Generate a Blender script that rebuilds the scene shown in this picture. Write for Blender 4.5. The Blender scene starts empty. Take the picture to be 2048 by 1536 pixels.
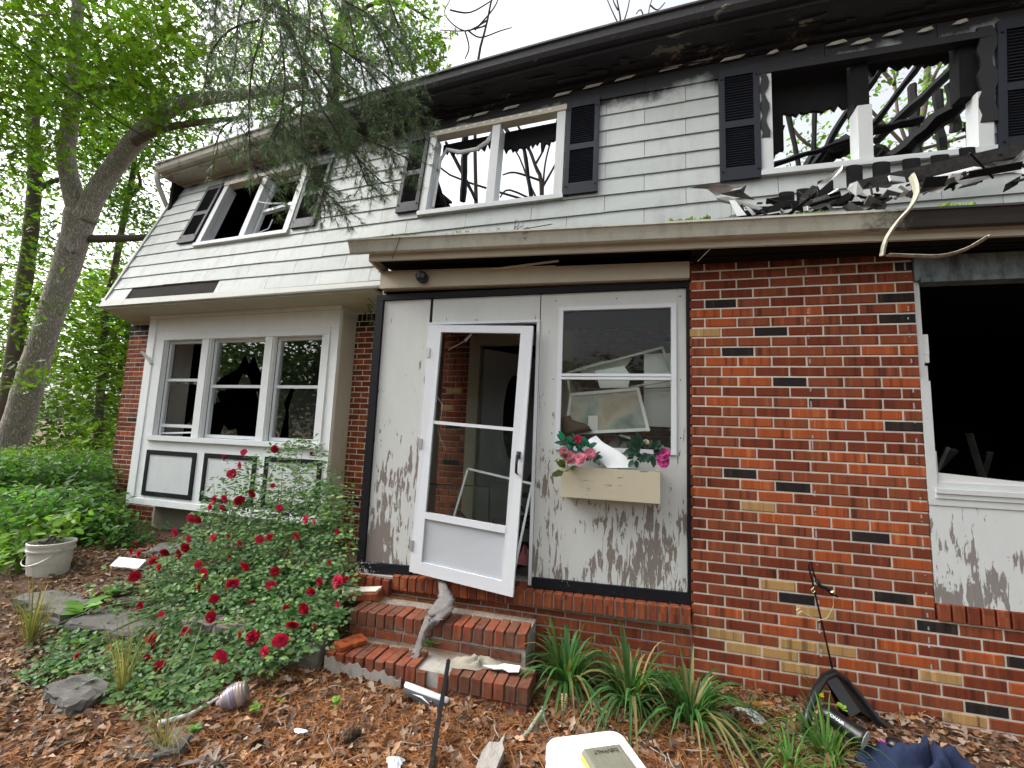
import bpy, math, random
import numpy as np
from mathutils import Vector, Matrix
random.seed(7); RNG = np.random.default_rng(11)
SC = bpy.context.scene
R = math.radians
# ------------------------------------------------------------------ camera
F_PX, YAW, PITCH, ROLL = 893.07, 0.2587, 0.1158, 0.0401
CAM = np.array([-0.403, -3.2356, 1.4683])
cy, sy, cp, sp, cr, sr = math.cos(YAW), math.sin(YAW), math.cos(PITCH), math.sin(PITCH), math.cos(ROLL), math.sin(ROLL)
FW = np.array([-sy*cp, cy*cp, sp]); RT0 = np.array([cy, sy, 0.0]); UP0 = np.cross(RT0, FW)
RT = cr*RT0 + sr*UP0; UP = -sr*RT0 + cr*UP0
cam = bpy.data.cameras.new('camera'); cam_o = bpy.data.objects.new('camera', cam); SC.collection.objects.link(cam_o)
cam.sensor_width = 36; cam.lens = F_PX/2048*36; cam.clip_start = .02; cam.clip_end = 400
m = Matrix.Identity(4)
for i in range(3):
    m[i][0], m[i][1], m[i][2], m[i][3] = RT[i], UP[i], -FW[i], CAM[i]
cam_o.matrix_world = m
SC.camera = cam_o
# ------------------------------------------------------------------ world, sun, exposure
w = bpy.data.worlds.new('World'); SC.world = w; w.use_nodes = True
nt = w.node_tree; nt.nodes.clear()
sky = nt.nodes.new('ShaderNodeTexSky'); sky.sky_type = 'NISHITA'; sky.sun_disc = False
SUN_EL, SUN_ROT = R(43), R(262)
sky.sun_elevation = SUN_EL; sky.sun_rotation = SUN_ROT; sky.air_density = 1.0; sky.dust_density = 6.0; sky.ozone_density = 1.0
hs = nt.nodes.new('ShaderNodeHueSaturation'); hs.inputs['Saturation'].default_value = .22
bg = nt.nodes.new('ShaderNodeBackground'); bg.inputs['Strength'].default_value = .15
out = nt.nodes.new('ShaderNodeOutputWorld')
nt.links.new(sky.outputs[0], hs.inputs['Color']); nt.links.new(hs.outputs[0], bg.inputs['Color']); nt.links.new(bg.outputs[0], out.inputs[0])
sd = bpy.data.lights.new('sun', 'SUN'); sd.energy = .9; sd.angle = R(60); sd.color = (1, .97, .92)
so = bpy.data.objects.new('sun', sd); SC.collection.objects.link(so)
# sun direction: azimuth measured like the sky texture (rotation clockwise from +Y)
az = SUN_ROT
sdir = Vector((math.sin(az)*math.cos(SUN_EL), math.cos(az)*math.cos(SUN_EL), math.sin(SUN_EL)))
so.rotation_euler = sdir.to_track_quat('Z', 'Y').to_euler()
so.location = (0, -8, 12)
vs = SC.view_settings; vs.view_transform = 'Standard'; vs.look = 'None'; vs.exposure = 1.52; vs.gamma = 1.0
SC.cycles.max_bounces = 8; SC.cycles.transparent_max_bounces = 12; SC.cycles.use_denoising = True

# ------------------------------------------------------------------ placing helpers
def ray(u, v):
    d = (u-1024)/F_PX*RT + (768-v)/F_PX*UP + FW
    return d
def at(u, v, d): return CAM + d*ray(u, v)
def onY(u, v, Y=0.0):
    d = ray(u, v); return CAM + (Y-CAM[1])/d[1]*d
def onZ(u, v, Z=-.07):
    d = ray(u, v); return CAM + (Z-CAM[2])/d[2]*d
def pix(p):
    c = np.asarray(p, float)-CAM; z = c@FW
    return 1024+F_PX*(c@RT)/z, 768-F_PX*(c@UP)/z, z
TH = R(2.5); C_, S_ = math.cos(TH), math.sin(TH)
def fH(p):                                     # house frame (a along the front, b depth, z) -> world
    return (p[0]*C_+p[1]*S_, -p[0]*S_+p[1]*C_, p[2])
def toH(p): return np.array([p[0]*C_-p[1]*S_, p[0]*S_+p[1]*C_, p[2]])
def onB(u, v, b):
    o, d = toH(CAM), toH(ray(u, v)); return o+(b-o[1])/d[1]*d     # house-frame coordinates
def btop(a): return 1.4-(a+7.1)*(0.8/7.7)
def ztop(a): return 5.065-.0082*max(0.0, a+5.0)**2
def MS(a, t, n=0.0):                            # point of the sloping upper-storey front
    b0, z0 = .605, 2.945; b1, z1 = btop(a), ztop(a)
    L = math.hypot(b1-b0, z1-z0); sb, sz = (b1-b0)/L, (z1-z0)/L
    return (a, b0+t*(b1-b0)-n*sz, z0+t*(z1-z0)+n*sb)

# ------------------------------------------------------------------ mesh helpers
def ident(p): return p
class MB:
    def __init__(s, T=ident): s.v = []; s.f = []; s.m = []; s.T = T
    def add(s, pts, faces, mi=0):
        o = len(s.v); s.v += [tuple(float(c) for c in s.T(p)) for p in pts]
        for f in faces: s.f.append(tuple(i+o for i in f)); s.m.append(mi)
        return s
    HX = [(0,3,2,1),(4,5,6,7),(0,1,5,4),(1,2,6,5),(2,3,7,6),(3,0,4,7)]
    def hexa(s, p, mi=0): return s.add(p, MB.HX, mi)
    def box(s, a, b, mi=0):
        (x0,y0,z0),(x1,y1,z1) = a, b
        return s.hexa([(x0,y0,z0),(x1,y0,z0),(x1,y1,z0),(x0,y1,z0),(x0,y0,z1),(x1,y0,z1),(x1,y1,z1),(x0,y1,z1)], mi)
    def cbox(s, a, b, c=.006, mi=0):             # box with chamfered edges on the front (-y) side
        (x0,y0,z0),(x1,y1,z1) = a, b
        pts = [(x0,y1,z0),(x1,y1,z0),(x1,y1,z1),(x0,y1,z1),(x0,y0+c,z0),(x1,y0+c,z0),(x1,y0+c,z1),(x0,y0+c,z1),
               (x0+c,y0,z0+c),(x1-c,y0,z0+c),(x1-c,y0,z1-c),(x0+c,y0,z1-c)]
        fs = [(0,3,2,1)]
        for i in range(4):
            j = (i+1) % 4
            fs.append((i,j,4+j,4+i)); fs.append((4+i,4+j,8+j,8+i))
        fs.append((8,9,10,11))
        return s.add(pts, fs, mi)
    def tube(s, path, rad, n=8, mi=0, cap=True, flat=1.0):
        path = [np.array(p, float) for p in path]; k = len(path)
        if not hasattr(rad, '__len__'): rad = [rad]*k
        rings = []; prev = None
        for i, p in enumerate(path):
            t = path[min(i+1,k-1)]-path[max(i-1,0)]; t = t/(np.linalg.norm(t)+1e-9)
            if prev is None:
                ref = np.array([0,0,1.]) if abs(t[2]) < .9 else np.array([1.,0,0])
                u = np.cross(t, ref)
            else: u = prev-(prev@t)*t
            u = u/(np.linalg.norm(u)+1e-9); prev = u; q = np.cross(t, u)
            rings.append([p+rad[i]*(math.cos(2*math.pi*j/n)*u+flat*math.sin(2*math.pi*j/n)*q) for j in range(n)])
        pts = [x for r in rings for x in r]; fs = []
        for i in range(k-1):
            for j in range(n):
                jj = (j+1) % n; fs.append((i*n+j, i*n+jj, (i+1)*n+jj, (i+1)*n+j))
        if cap: fs.append(tuple(range(n))[::-1]); fs.append(tuple((k-1)*n+j for j in range(n)))
        return s.add(pts, fs, mi)
    def beam(s, p, q, w, d, up=(0,0,1), mi=0):    # rectangular bar from p to q
        p, q = np.array(p, float), np.array(q, float); t = (q-p)/np.linalg.norm(q-p)
        u = np.cross(t, np.array(up, float)); u /= np.linalg.norm(u)+1e-9; v = np.cross(u, t)
        c = []
        for o in (p, q):
            for (i, j) in ((-1,-1),(1,-1),(1,1),(-1,1)): c.append(o+u*i*w/2+v*j*d/2)
        return s.hexa(c, mi)
    def lathe(s, prof, n=20, c=(0,0,0), mi=0, M=None):
        pts = []; k = len(prof)
        for (r, z) in prof:
            for j in range(n):
                p = Vector((r*math.cos(2*math.pi*j/n), r*math.sin(2*math.pi*j/n), z))
                if M is not None: p = M @ p
                pts.append((p[0]+c[0], p[1]+c[1], p[2]+c[2]))
        fs = [(i*n+j, i*n+(j+1)%n, (i+1)*n+(j+1)%n, (i+1)*n+j) for i in range(k-1) for j in range(n)]
        if prof[0][0] > 1e-4: fs.append(tuple(range(n))[::-1])
        if prof[-1][0] > 1e-4: fs.append(tuple((k-1)*n+j for j in range(n)))
        return s.add(pts, fs, mi)
    def prism(s, outline, d, mi=0):               # 3D outline extruded by vector d
        n = len(outline); d = np.array(d, float)
        pts = [np.array(p, float) for p in outline]+[np.array(p, float)+d for p in outline]
        fs = [tuple(range(n))[::-1], tuple(range(n, 2*n))]+[(i, (i+1)%n, n+(i+1)%n, n+i) for i in range(n)]
        return s.add(pts, fs, mi)
    def patch(s, a0, a1, t0, t1, n0, n1, mi=0):   # slab lying on the sloping front
        return s.hexa([MS(a0,t0,n0),MS(a1,t0,n0),MS(a1,t1,n0),MS(a0,t1,n0),MS(a0,t0,n1),MS(a1,t0,n1),MS(a1,t1,n1),MS(a0,t1,n1)], mi)
COL = SC.collection
def base_of(parent):
    o = np.zeros(3)
    while parent is not None: o += np.array(parent.location); parent = parent.parent
    return o
def obj(name, mb, mats, parent=None, smooth=False, origin=None, fix=True):
    b = base_of(parent); off = b if origin is None else np.array(origin, float)
    me = bpy.data.meshes.new(name)
    me.from_pydata([(p[0]-off[0], p[1]-off[1], p[2]-off[2]) for p in mb.v], [], mb.f)
    if not isinstance(mats, (list, tuple)): mats = [mats]
    for x in mats: me.materials.append(x)
    if len(mats) > 1: me.polygons.foreach_set('material_index', mb.m)
    if smooth: me.polygons.foreach_set('use_smooth', [True]*len(me.polygons))
    me.update()
    if fix:
        import bmesh
        bm = bmesh.new(); bm.from_mesh(me); bmesh.ops.recalc_face_normals(bm, faces=bm.faces); bm.to_mesh(me); bm.free()
    o = bpy.data.objects.new(name, me); COL.objects.link(o)
    if parent: o.parent = parent
    if origin is not None: o.location = off-b
    return o
def empty(name, loc, label, cat, group=None):
    o = bpy.data.objects.new(name, None); COL.objects.link(o); o.location = loc; o.empty_display_size = .1
    o['label'] = label; o['category'] = cat
    if group: o['group'] = group
    return o
def tag(o, label, cat, group=None):
    o['label'] = label; o['category'] = cat
    if group: o['group'] = group
    return o
def scatter(name, P, A, N, S, tmpl, faces, cols, mat, parent=None, smooth=False):
    """many small leaves/needles joined in one mesh: P centres, A axis, N normal, S sizes"""
    P = np.asarray(P, float); A = np.asarray(A, float); N = np.asarray(N, float); S = np.asarray(S, float)
    A = A/(np.linalg.norm(A, axis=1, keepdims=True)+1e-9)
    N = N-(N*A).sum(1, keepdims=True)*A; N = N/(np.linalg.norm(N, axis=1, keepdims=True)+1e-9)
    B = np.cross(N, A); T = np.asarray(tmpl, float); k = len(T); n = len(P)
    V = P[:,None,:]+S[:,None,None]*(T[None,:,0:1]*A[:,None,:]+T[None,:,1:2]*B[:,None,:]+T[None,:,2:3]*N[:,None,:])
    V = V.reshape(-1,3)-base_of(parent)
    lt = np.array([len(f) for f in faces]); fl = np.concatenate([np.array(f) for f in faces])
    loops = (fl[None,:]+(np.arange(n)*k)[:,None]).reshape(-1)
    tot = np.tile(lt, n); start = np.concatenate([[0], np.cumsum(tot)[:-1]])
    me = bpy.data.meshes.new(name)
    me.vertices.add(len(V)); me.vertices.foreach_set('co', V.astype(np.float32).ravel())
    me.loops.add(len(loops)); me.loops.foreach_set('vertex_index', loops.astype(np.int32))
    me.polygons.add(len(tot)); me.polygons.foreach_set('loop_start', start.astype(np.int32)); me.polygons.foreach_set('loop_total', tot.astype(np.int32))
    if smooth: me.polygons.foreach_set('use_smooth', np.ones(len(tot), bool))
    me.update()
    c = np.repeat(np.asarray(cols, float), k, axis=0); c = np.concatenate([c, np.ones((len(c),1))], 1)
    at_ = me.color_attributes.new('tint', 'FLOAT_COLOR', 'POINT'); at_.data.foreach_set('color', c.astype(np.float32).ravel())
    me.materials.append(mat)
    o = bpy.data.objects.new(name, me); COL.objects.link(o)
    if parent: o.parent = parent
    return o
LEAF = ([(0,0,0),(.35,.26,.05),(.75,.2,.02),(1,0,-.1),(.75,-.2,.02),(.35,-.26,.05),(.5,0,-.02)], [(0,6,1),(1,6,2),(2,6,3),(3,6,4),(4,6,5),(5,6,0)])
LEAF_LITE = ([(0,0,0),(.5,.27,.06),(1,0,-.06),(.5,-.27,.06)], [(0,1,2),(0,2,3)])
LOBED = ([(0,0,0),(.22,.13,.03),(.3,.05,0),(.48,.3,.06),(.55,.08,0),(.75,.26,.04),(.8,.08,0),(1,0,-.08),(.8,-.08,0),(.75,-.26,.04),(.55,-.08,0),(.48,-.3,.06),(.3,-.05,0),(.22,-.13,.03)],
         [(0,1,2),(2,3,4),(4,5,6),(6,7,8),(8,9,10),(10,11,12),(12,13,0),(0,2,12),(2,4,10,12),(4,6,8,10)])
NEEDLE = ([(0,-.018,0),(0,.018,0),(1,0,-.05)], [(0,1,2)])
def rdir(n):
    v = RNG.normal(size=(n,3)); return v/np.linalg.norm(v, axis=1, keepdims=True)
def vary(c, n, dv=.25, dh=.12):
    c = np.asarray(c, float)[None,:]*(1+RNG.uniform(-dv, dv, (n,1)))*(1+RNG.uniform(-dh, dh, (n,3)))
    return np.clip(c, 0, 1)

# ------------------------------------------------------------------ materials
def new_mat(name):
    mt = bpy.data.materials.new(name); mt.use_nodes = True
    n = mt.node_tree.nodes; return mt, n, mt.node_tree.links, n['Principled BSDF']
def ramp(n, pts):
    r = n.new('ShaderNodeValToRGB'); e = r.color_ramp.elements
    while len(e) < len(pts): e.new(.5)
    for x, (p, c) in zip(e, pts): x.position = p; x.color = (*c, 1) if len(c) == 3 else c
    return r
def mixrgb(n, l, fac, a, b, mode='MIX'):
    x = n.new('ShaderNodeMix'); x.data_type = 'RGBA'; x.blend_type = mode
    for sock, val in ((x.inputs[0], fac), (x.inputs[6], a), (x.inputs[7], b)):
        if hasattr(val, 'is_linked'): l.new(val, sock)
        elif isinstance(val, (int, float)): sock.default_value = val
        else: sock.default_value = (*val, 1)
    return x.outputs[2]
def noise(n, l, scale=5, detail=5, rough=.6, vec=None, dist=0):
    x = n.new('ShaderNodeTexNoise'); x.inputs['Scale'].default_value = scale; x.inputs['Detail'].default_value = detail
    x.inputs['Roughness'].default_value = rough; x.inputs['Distortion'].default_value = dist
    if vec is not None: l.new(vec, x.inputs['Vector'])
    return x.outputs['Fac']
def wpos(n, l, sc=(1,1,1)):
    g = n.new('ShaderNodeNewGeometry'); mp = n.new('ShaderNodeMapping'); mp.inputs['Scale'].default_value = sc
    l.new(g.outputs['Position'], mp.inputs['Vector']); return mp.outputs[0]
def math_(n, l, op, a, b=None, clamp=False):
    x = n.new('ShaderNodeMath'); x.operation = op; x.use_clamp = clamp
    for i, val in enumerate((a, b)):
        if val is None: continue
        if hasattr(val, 'is_linked'): l.new(val, x.inputs[i])
        else: x.inputs[i].default_value = val
    return x.outputs[0]
def bump(n, l, hgt, strength, b, dist=.01):
    x = n.new('ShaderNodeBump'); x.inputs['Strength'].default_value = strength; x.inputs['Distance'].default_value = dist
    l.new(hgt, x.inputs['Height']); l.new(x.outputs[0], b.inputs['Normal'])
def plain(name, c, rough=.6, var=.15, scale=6, bmp=.15, metal=0, sc=(1,1,1), fine=60, dirt=None, dirt_amt=.5):
    mt, n, l, b = new_mat(name); p = wpos(n, l, sc)
    f = noise(n, l, scale, 6, .65, p); g = noise(n, l, fine, 3, .6, p)
    lo = tuple(max(0, x*(1-var)) for x in c); hi = tuple(min(1, x*(1+var)) for x in c)
    col = mixrgb(n, l, f, lo, hi)
    if dirt is not None:
        k = ramp(n, [(1-dirt_amt-.08, (0,0,0)), (1-dirt_amt+.18, (1,1,1))]); l.new(noise(n, l, scale*2.3, 7, .7, wpos(n, l, (sc[0],sc[1],sc[2]*.45))), k.inputs[0])
        col = mixrgb(n, l, k.outputs[0], col, dirt)
    l.new(col, b.inputs['Base Color']); b.inputs['Roughness'].default_value = rough; b.inputs['Metallic'].default_value = metal
    if max(c) < .03 and rough > .4: b.inputs['Specular IOR Level'].default_value = .2
    if bmp: bump(n, l, g, bmp, b, .004)
    return mt
HC, ZJ = .0673, 2.7303
def brick_mat(name, base, lo, hi, soot=True, drips=True, dust=False):
    mt, n, l, b = new_mat(name)
    g = n.new('ShaderNodeNewGeometry'); s = n.new('ShaderNodeSeparateXYZ'); l.new(g.outputs['Position'], s.inputs[0])
    row = math_(n, l, 'FLOOR', math_(n, l, 'DIVIDE', math_(n, l, 'SUBTRACT', s.outputs[2], ZJ), HC))
    cv = n.new('ShaderNodeCombineXYZ'); l.new(math_(n, l, 'MULTIPLY', s.outputs[0], 24), cv.inputs[0]); l.new(math_(n, l, 'MULTIPLY', s.outputs[1], 24), cv.inputs[1])
    oi = n.new('ShaderNodeObjectInfo')
    l.new(math_(n, l, 'ADD', math_(n, l, 'MULTIPLY', row, 7.31), math_(n, l, 'MULTIPLY', oi.outputs['Random'], 40)), cv.inputs[2])
    st = noise(n, l, 1.0, 3, .6, cv.outputs[0])
    r1 = ramp(n, [(.34, lo), (.46, base), (.56, base), (.68, hi)]); l.new(st, r1.inputs[0])
    fine = noise(n, l, 90, 4, .7, wpos(n, l)); blot = noise(n, l, 14, 5, .6, wpos(n, l))
    col = mixrgb(n, l, math_(n, l, 'MULTIPLY', fine, .35), r1.outputs[0], tuple(x*.55 for x in base))
    # dark stains, pale mortar smears
    k = ramp(n, [(.60, (0,0,0)), (.74, (1,1,1))]); l.new(blot, k.inputs[0])
    col = mixrgb(n, l, math_(n, l, 'MULTIPLY', k.outputs[0], .35), col, (.1,.05,.035))
    if drips:
        for x0_, k_ in ((.722,.0),(1.272,.006)):
            dx = math_(n, l, 'ABSOLUTE', math_(n, l, 'SUBTRACT', math_(n, l, 'ADD', s.outputs[0], math_(n, l, 'MULTIPLY', math_(n, l, 'SUBTRACT', noise(n, l, 6, 2, .5, wpos(n, l, (0,0,1))), .5), .02)), x0_))
            line = math_(n, l, 'LESS_THAN', dx, .0042); sel = math_(n, l, 'GREATER_THAN', noise(n, l, 9, 3, .6, wpos(n, l, (0,0,1))), .53)
            col = mixrgb(n, l, math_(n, l, 'MULTIPLY', math_(n, l, 'MULTIPLY', line, sel), .7), col, (.45,.45,.5))
        run = noise(n, l, 1.0, 5, .65, wpos(n, l, (9,9,.7))); kr = ramp(n, [(.5,(0,0,0)),(.72,(1,1,1))]); l.new(run, kr.inputs[0])
        col = mixrgb(n, l, math_(n, l, 'MULTIPLY', kr.outputs[0], .38), col, (.075,.045,.035))
    if dust:
        kd = ramp(n, [(.42,(0,0,0)),(.66,(1,1,1))]); l.new(noise(n, l, 11, 7, .7, wpos(n, l), .5), kd.inputs[0]); col = mixrgb(n, l, math_(n, l, 'MULTIPLY', kd.outputs[0], .55), col, (.13,.10,.075))
    if soot:
        sz = math_(n, l, 'MULTIPLY', math_(n, l, 'SUBTRACT', math_(n, l, 'ADD', s.outputs[2], math_(n, l, 'MULTIPLY', blot, .30)), 2.76), 6.0, True)
        col = mixrgb(n, l, sz, col, (.012,.011,.011))
    l.new(col, b.inputs['Base Color']); b.inputs['Roughness'].default_value = .75; b.inputs['Specular IOR Level'].default_value = .12
    bump(n, l, fine, .35, b, .004)
    return mt
MAT = {}
MAT['brick'] = [brick_mat('brick_red', (.235,.062,.027), (.085,.026,.017), (.34,.105,.04)),
                brick_mat('brick_brown', (.17,.038,.018), (.06,.018,.013), (.24,.06,.024)),
                brick_mat('brick_orange', (.36,.082,.026), (.14,.034,.016), (.52,.17,.06)),
                brick_mat('brick_black', (.022,.018,.018), (.012,.011,.012), (.07,.035,.024)),
                brick_mat('brick_buff', (.42,.25,.10), (.14,.08,.04), (.58,.38,.17))]
MAT['mortar'] = plain('mortar', (.60,.57,.49), .9, .22, 9, .5, fine=140, dirt=(.2,.18,.15), dirt_amt=.3)
MAT['mortar_grey'] = plain('mortar_grey', (.33,.31,.28), .9, .25, 9, .5, fine=140, dirt=(.13,.11,.09), dirt_amt=.4)
def paint_mat(name, c, wood, amount, sx=30, sz=5, zlo=None, zhi=None, rough=.55):
    """old paint flaking along the grain; amount may grow towards the ground, as weathering does"""
    mt, n, l, b = new_mat(name); p = wpos(n, l, (sx, sx, sz))
    f = noise(n, l, 1.0, 6, .62, p, .6); big = noise(n, l, 3.2, 4, .55, wpos(n, l, (1,1,.7)), .5)
    v = math_(n, l, 'ADD', math_(n, l, 'MULTIPLY', f, .75), math_(n, l, 'MULTIPLY', big, .62))
    if zlo is not None:
        g = n.new('ShaderNodeNewGeometry'); s = n.new('ShaderNodeSeparateXYZ'); l.new(g.outputs['Position'], s.inputs[0])
        mr = n.new('ShaderNodeMapRange'); mr.inputs[1].default_value = zlo; mr.inputs[2].default_value = zhi; mr.inputs[3].default_value = .17; mr.inputs[4].default_value = 0
        l.new(s.outputs[2], mr.inputs[0]); v = math_(n, l, 'ADD', v, mr.outputs[0])
    k = ramp(n, [(1-amount+.12, (0,0,0)), (1-amount+.137, (1,1,1))]); l.new(v, k.inputs[0])
    grain = noise(n, l, 1.0, 4, .7, wpos(n, l, (160,160,8)))
    wd = mixrgb(n, l, grain, tuple(x*.6 for x in wood), tuple(min(1,x*1.35) for x in wood))
    dr = noise(n, l, 7, 6, .7, wpos(n, l, (1,1,.3)))
    pc = mixrgb(n, l, dr, tuple(x*.84 for x in c), tuple(min(1, x*1.06) for x in c))
    col = mixrgb(n, l, k.outputs[0], pc, wd)
    l.new(col, b.inputs['Base Color']); b.inputs['Roughness'].default_value = rough; b.inputs['Specular IOR Level'].default_value = .15 if max(c) < .03 else .35
    bump(n, l, math_(n, l, 'SUBTRACT', math_(n, l, 'MULTIPLY', grain, .15), k.outputs[0]), .5, b, .003)
    return mt
WHITE = (.80,.83,.84)
MAT['white'] = paint_mat('white_paint', WHITE, (.26,.22,.18), .20)
MAT['white_clean'] = plain('white_trim', (.70,.73,.74), .45, .05, 5, .05)
MAT['vinyl'] = plain('white_vinyl', (.60,.63,.66), .35, .04, 5, .03)
MAT['peel'] = paint_mat('peeling_white_paint', (.56,.58,.56), (.2,.175,.155), .285, 34, 6.0, .4, 2.0)
MAT['peel_side'] = paint_mat('peeling_white_panel', (.58,.61,.60), (.22,.2,.185), .262, 34, 6, .5, 1.6)
MAT['peel_h'] = paint_mat('peeling_white_bay_panel', (.62,.65,.66), (.28,.25,.22), .28, 8, 40)
MAT['cream'] = paint_mat('cream_paint', (.50,.46,.36), (.1,.07,.045), .19, 12, 22)
MAT['gutter'] = plain('gutter_paint', (.48,.48,.42), .5, .14, 3, .05, sc=(1,1,.5), dirt=(.1,.085,.06), dirt_amt=.34)
MAT['gutter_dark'] = plain('sooty_gutter', (.1,.095,.085), .5, .5, 5, .1, dirt=(.02,.02,.02), dirt_amt=.5)
MAT['black'] = paint_mat('black_paint', (.009,.0095,.013), (.4,.38,.35), .165, 70, 60, .3, .9)
MAT['shutter'] = plain('shutter_black', (.017,.020,.028), .5, .15, 8, .05)
MAT['char'] = plain('charred_wood', (.006,.0058,.006), .8, .6, 30, .8, fine=45)
MAT['char2'] = plain('charred_wood_grey', (.026,.024,.023), .8, .6, 18, .8, fine=45, dirt=(.01,.01,.01), dirt_amt=.5)
MAT['dark_int'] = plain('sooted_interior', (.005,.0047,.0047), .95, .4, 4, .2)
MAT['felt'] = plain('roofing_felt', (.016,.0135,.012), .85, .3, 12, .4)
MAT['soffit'] = plain('soffit_paint', (.40,.37,.29), .7, .15, 4, .1, dirt=(.06,.05,.04), dirt_amt=.3)
MAT['concrete'] = plain('concrete', (.26,.24,.19), .9, .2, 6, .4, dirt=(.1,.09,.07), dirt_amt=.35)
MAT['stone'] = plain('grey_stone', (.095,.09,.082), .9, .35, 10, .8, fine=90)
MAT['block'] = plain('concrete_block', (.15,.13,.115), .95, .25, 14, .8, fine=120, dirt=(.08,.065,.05), dirt_amt=.4)
MAT['alu'] = plain('bent_aluminium', (.5,.5,.5), .35, .15, 6, .05, metal=.6, dirt=(.04,.04,.04), dirt_amt=.35)
MAT['alu_white'] = plain('white_aluminium', (.6,.61,.6), .35, .1, 6, .05, dirt=(.08,.08,.08), dirt_amt=.22)
MAT['plastic_black'] = plain('black_plastic', (.008,.008,.009), .35, .1, 5, .03)
MAT['plastic_white'] = plain('white_plastic', (.74,.77,.81), .38, .04, 4, .03, dirt=(.5,.48,.42), dirt_amt=.12)
MAT['bucket'] = plain('dirty_white_plastic', (.5,.49,.43), .5, .12, 5, .05, dirt=(.22,.2,.14), dirt_amt=.34)
MAT['metal_black'] = plain('black_metal', (.008,.008,.0085), .5, .2, 10, .2)
MAT['pvc'] = plain('white_pvc', (.62,.61,.58), .4, .1, 8, .05, dirt=(.3,.25,.2), dirt_amt=.25)
MAT['copper'] = plain('orange_pole', (.48,.22,.045), .32, .15, 8, .03, metal=.25)
MAT['cloth'] = plain('grey_cloth', (.15,.138,.13), .95, .5, 22, .5, fine=160)
MAT['blue_cloth'] = plain('blue_fabric', (.008,.016,.05), .95, .35, 10, .6, fine=120)
MAT['door_white'] = plain('door_white', (.45,.46,.47), .5, .08, 4, .05, dirt=(.12,.11,.1), dirt_amt=.25)
MAT['bark'] = plain('oak_bark', (.21,.175,.135), .95, .45, 12, 1.0, sc=(1,1,.22), fine=26)
MAT['bark_dark'] = plain('dark_bark', (.11,.09,.07), .95, .4, 14, .9, sc=(1,1,.25), fine=30)
MAT['twig'] = plain('twig_bark', (.045,.034,.028), .9, .3, 20, .4)
MAT['stem'] = plain('green_stem', (.09,.13,.04), .7, .3, 12, .1)
MAT['soil'] = plain('soil', (.05,.033,.022), .98, .4, 6, .8, fine=50)
MAT['wire'] = plain('gold_wire', (.55,.47,.25), .35, .1, 8, 0, metal=.5)
MAT['red_cloth'] = plain('red_striped_cloth', (.3,.09,.1), .9, .5, 40, .2)
def bark_mat(name, c):
    mt, n, l, b = new_mat(name); p = wpos(n, l, (9,9,2.0))
    v = n.new('ShaderNodeTexVoronoi'); v.feature = 'DISTANCE_TO_EDGE'; v.inputs['Scale'].default_value = 3.0; v.inputs['Randomness'].default_value = 1
    ds = n.new('ShaderNodeVectorMath'); ds.operation = 'ADD'
    nz = n.new('ShaderNodeTexNoise'); nz.inputs['Scale'].default_value = 1.2; nz.inputs['Detail'].default_value = 4; l.new(p, nz.inputs['Vector'])
    sc_ = n.new('ShaderNodeVectorMath'); sc_.operation = 'SCALE'; sc_.inputs['Scale'].default_value = 1.6; l.new(nz.outputs['Color'], sc_.inputs[0])
    l.new(p, ds.inputs[0]); l.new(sc_.outputs[0], ds.inputs[1]); l.new(ds.outputs[0], v.inputs['Vector'])
    k = ramp(n, [(0, tuple(x*.3 for x in c)), (.16, tuple(x*.85 for x in c)), (.5, tuple(min(1,x*1.3) for x in c))]); l.new(v.outputs['Distance'], k.inputs[0])
    big = noise(n, l, 3.5, 5, .6, wpos(n, l)); col = mixrgb(n, l, math_(n, l, 'MULTIPLY', big, .5), k.outputs[0], tuple(x*.45 for x in c))
    l.new(col, b.inputs['Base Color']); b.inputs['Roughness'].default_value = .95
    bump(n, l, v.outputs['Distance'], 1.0, b, .04); return mt
MAT['bark'] = bark_mat('oak_bark_ridged', (.54,.50,.43))
def leaf_mat(name, trans=.45, gloss=.25, rough=.5):
    mt, n, l, b = new_mat(name); a = n.new('ShaderNodeAttribute'); a.attribute_name = 'tint'
    l.new(a.outputs['Color'], b.inputs['Base Color']); b.inputs['Roughness'].default_value = rough; b.inputs['Specular IOR Level'].default_value = gloss
    t = n.new('ShaderNodeBsdfTranslucent'); mx = n.new('ShaderNodeMixShader'); mx.inputs[0].default_value = trans
    br = mixrgb(n, l, 1.0, a.outputs['Color'], (1.25,1.35,.6), 'MULTIPLY'); l.new(br, t.inputs['Color'])
    l.new(b.outputs[0], mx.inputs[1]); l.new(t.outputs[0], mx.inputs[2]); l.new(mx.outputs[0], n['Material Output'].inputs[0]); return mt
MAT['leaf'] = leaf_mat('leaf'); MAT['needle'] = leaf_mat('pine_needle', .15, .3, .45); MAT['litter'] = leaf_mat('dead_leaf', .1, .15, .85); MAT['petal'] = leaf_mat('petal', .25, .2, .6)
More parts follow.
